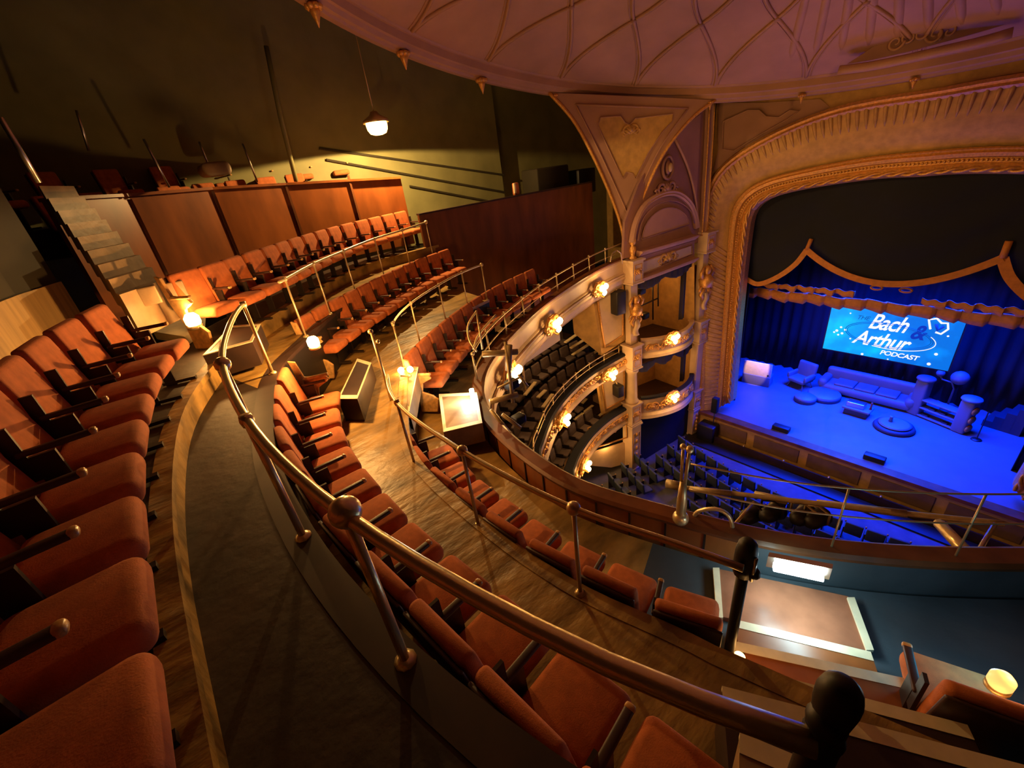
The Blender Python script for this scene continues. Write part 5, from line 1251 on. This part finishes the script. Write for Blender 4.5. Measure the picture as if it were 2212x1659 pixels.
for sx in (-.75,0,.75): MB().rbox((sx*1.0,-.06,.50), (.72,.7,.12), .05, 3).build('seat_cushion', 'white', t, smooth=True)
t = st('glass_case', 'low coffee table holding a shiny box, in front of the sofa', 'table', (-3.15,20.05,SZ), -.05)
MB().rbox((0,0,.30), (.95,.6,.10), .03, 2).build('table_top', 'white', t, smooth=True); MB().rbox((0,0,.12), (.8,.48,.24), .02, 2).build('base', 'shadowgrey', t, smooth=True); MB().rbox((-.08,0,.45), (.62,.36,.22), .03, 2).build('box', 'steel', t, smooth=True)
MB().lathe([(.05,0),(.03,.1),(.035,.3),(.03,.32)], (.40,.05,.35), 10).build('bottle', 'velvet_dark', t, smooth=True)
t = st('round_table', 'low round table on a dark base at the centre front of the stage', 'table', (-1.85,19.7,SZ))
MB().lathe([(.62,.0),(.66,.06),(.60,.16),(.3,.18),(.02,.18)], (0,0,0), 28).build('base', 'shadowgrey', t, smooth=True); MB().lathe([(.5,.18),(.52,.22),(.4,.26),(.01,.27)], (0,0,0), 28).build('table_top', 'white', t, smooth=True); MB().lathe([(.07,.27),(.05,.45),(.08,.5),(.01,.5)], (-.15,0,0), 12).build('vase', 'white', t, smooth=True)
t = st('shelving_unit', 'open shelving unit between two upright columns at the right of the stage', 'shelves', (-.85,21.1,SZ), -.38)
for x_, h in ((-.75,1.55),(.75,1.35)): MB().rbox((x_,0,h/2), (.42,.42,h), .08, 3).build('column', 'white', t, smooth=True); MB().lathe([(.27,0),(.30,.04),(.28,.1),(.01,.11)], (x_,0,h), 18).build('column_cap', 'white', t, smooth=True)
for z_ in (.08,.42,.76): MB().rbox((0,0,z_), (1.15,.38,.07), .02, 2).build('shelf', 'white', t, smooth=True)
for z_ in (.25,.62,1.0): MB().ball((.98,-.02,z_), .19, 14, (.35,1,.8)).build('orange_panel', 'trim', t, smooth=True)
for x_, z_ in ((-.2,.47),(.15,.47),(-.35,.13),(.3,.13)): MB().rbox((x_,-.05,z_), (.22,.16,.08), .03, 2).build('ornament', 'shadowgrey', t, smooth=True)
t = st('floor_lamp', 'curved lamp with a round globe behind the shelving unit', 'lamp', (-.75,22.3,SZ))
MB().lathe([(.2,0),(.18,.03),(.02,.05)], (0,0,0), 16).build('base', 'shadowgrey', t, smooth=True); MB().tube([(0,0,.04),(0,0,1.0),(-.12,0,1.25),(-.42,0,1.3),(-.5,0,1.45)], .035, 8).build('pole', 'white', t, smooth=True); MB().ball((.05,0,1.5), .28, 16).build('globe', 'white', t, smooth=True); MB().ball((-.52,0,1.55), .14, 12).build('small_globe', 'white', t, smooth=True)
t = st('stage_steps', 'dark set of steps at the right back of the stage', 'steps', (.55,22.2,SZ), -.2)
for k in range(4): MB().box((.25*k,0,.13+.13*k), (.26,1.0,.26+.26*k)).build('tread', 'shadowgrey', t)
t = st('microphone_stand', 'thin dark stand at the right of the shelving unit', 'stand', (.35,20.5,SZ)); MB().tube([(0,0,0),(.0,0,1.2)], .02, 6).build('pole', 'black', t); MB().lathe([(.16,0),(.14,.03),(.02,.04)], (0,0,0), 14).build('base', 'black', t, smooth=True)
for k, (x, y) in enumerate(((1686,930),(1884,1000))):
    q = Z(x, y, SZ); t = st('footlight', ['black footlight box on the stage edge, left of centre','black footlight box on the stage edge, right of centre'][k], 'light box', (q.x, 17.05, SZ), 0, 'footlight boxes'); MB().rbox((0,0,.10), (.62,.30,.20), .03, 2).build('housing', 'black', t, smooth=True)
# seat at the right of the aisle steps, lower right corner
q = Z(1998,1475,-3.35); d0 = Vector((-.94,-.35,0)); place_seat(Vector((q.x+.05, q.y, C_Z)), d0, 'purple-lit tipped-up seat beside the aisle steps at lower right', 'seats right of the aisle')
place_seat(Vector((q.x+.62, q.y+.22, C_Z)), d0, 'shadowy seat at the right picture edge beyond the purple-lit one', 'seats right of the aisle')
if KIDS.get(ss.name): pass
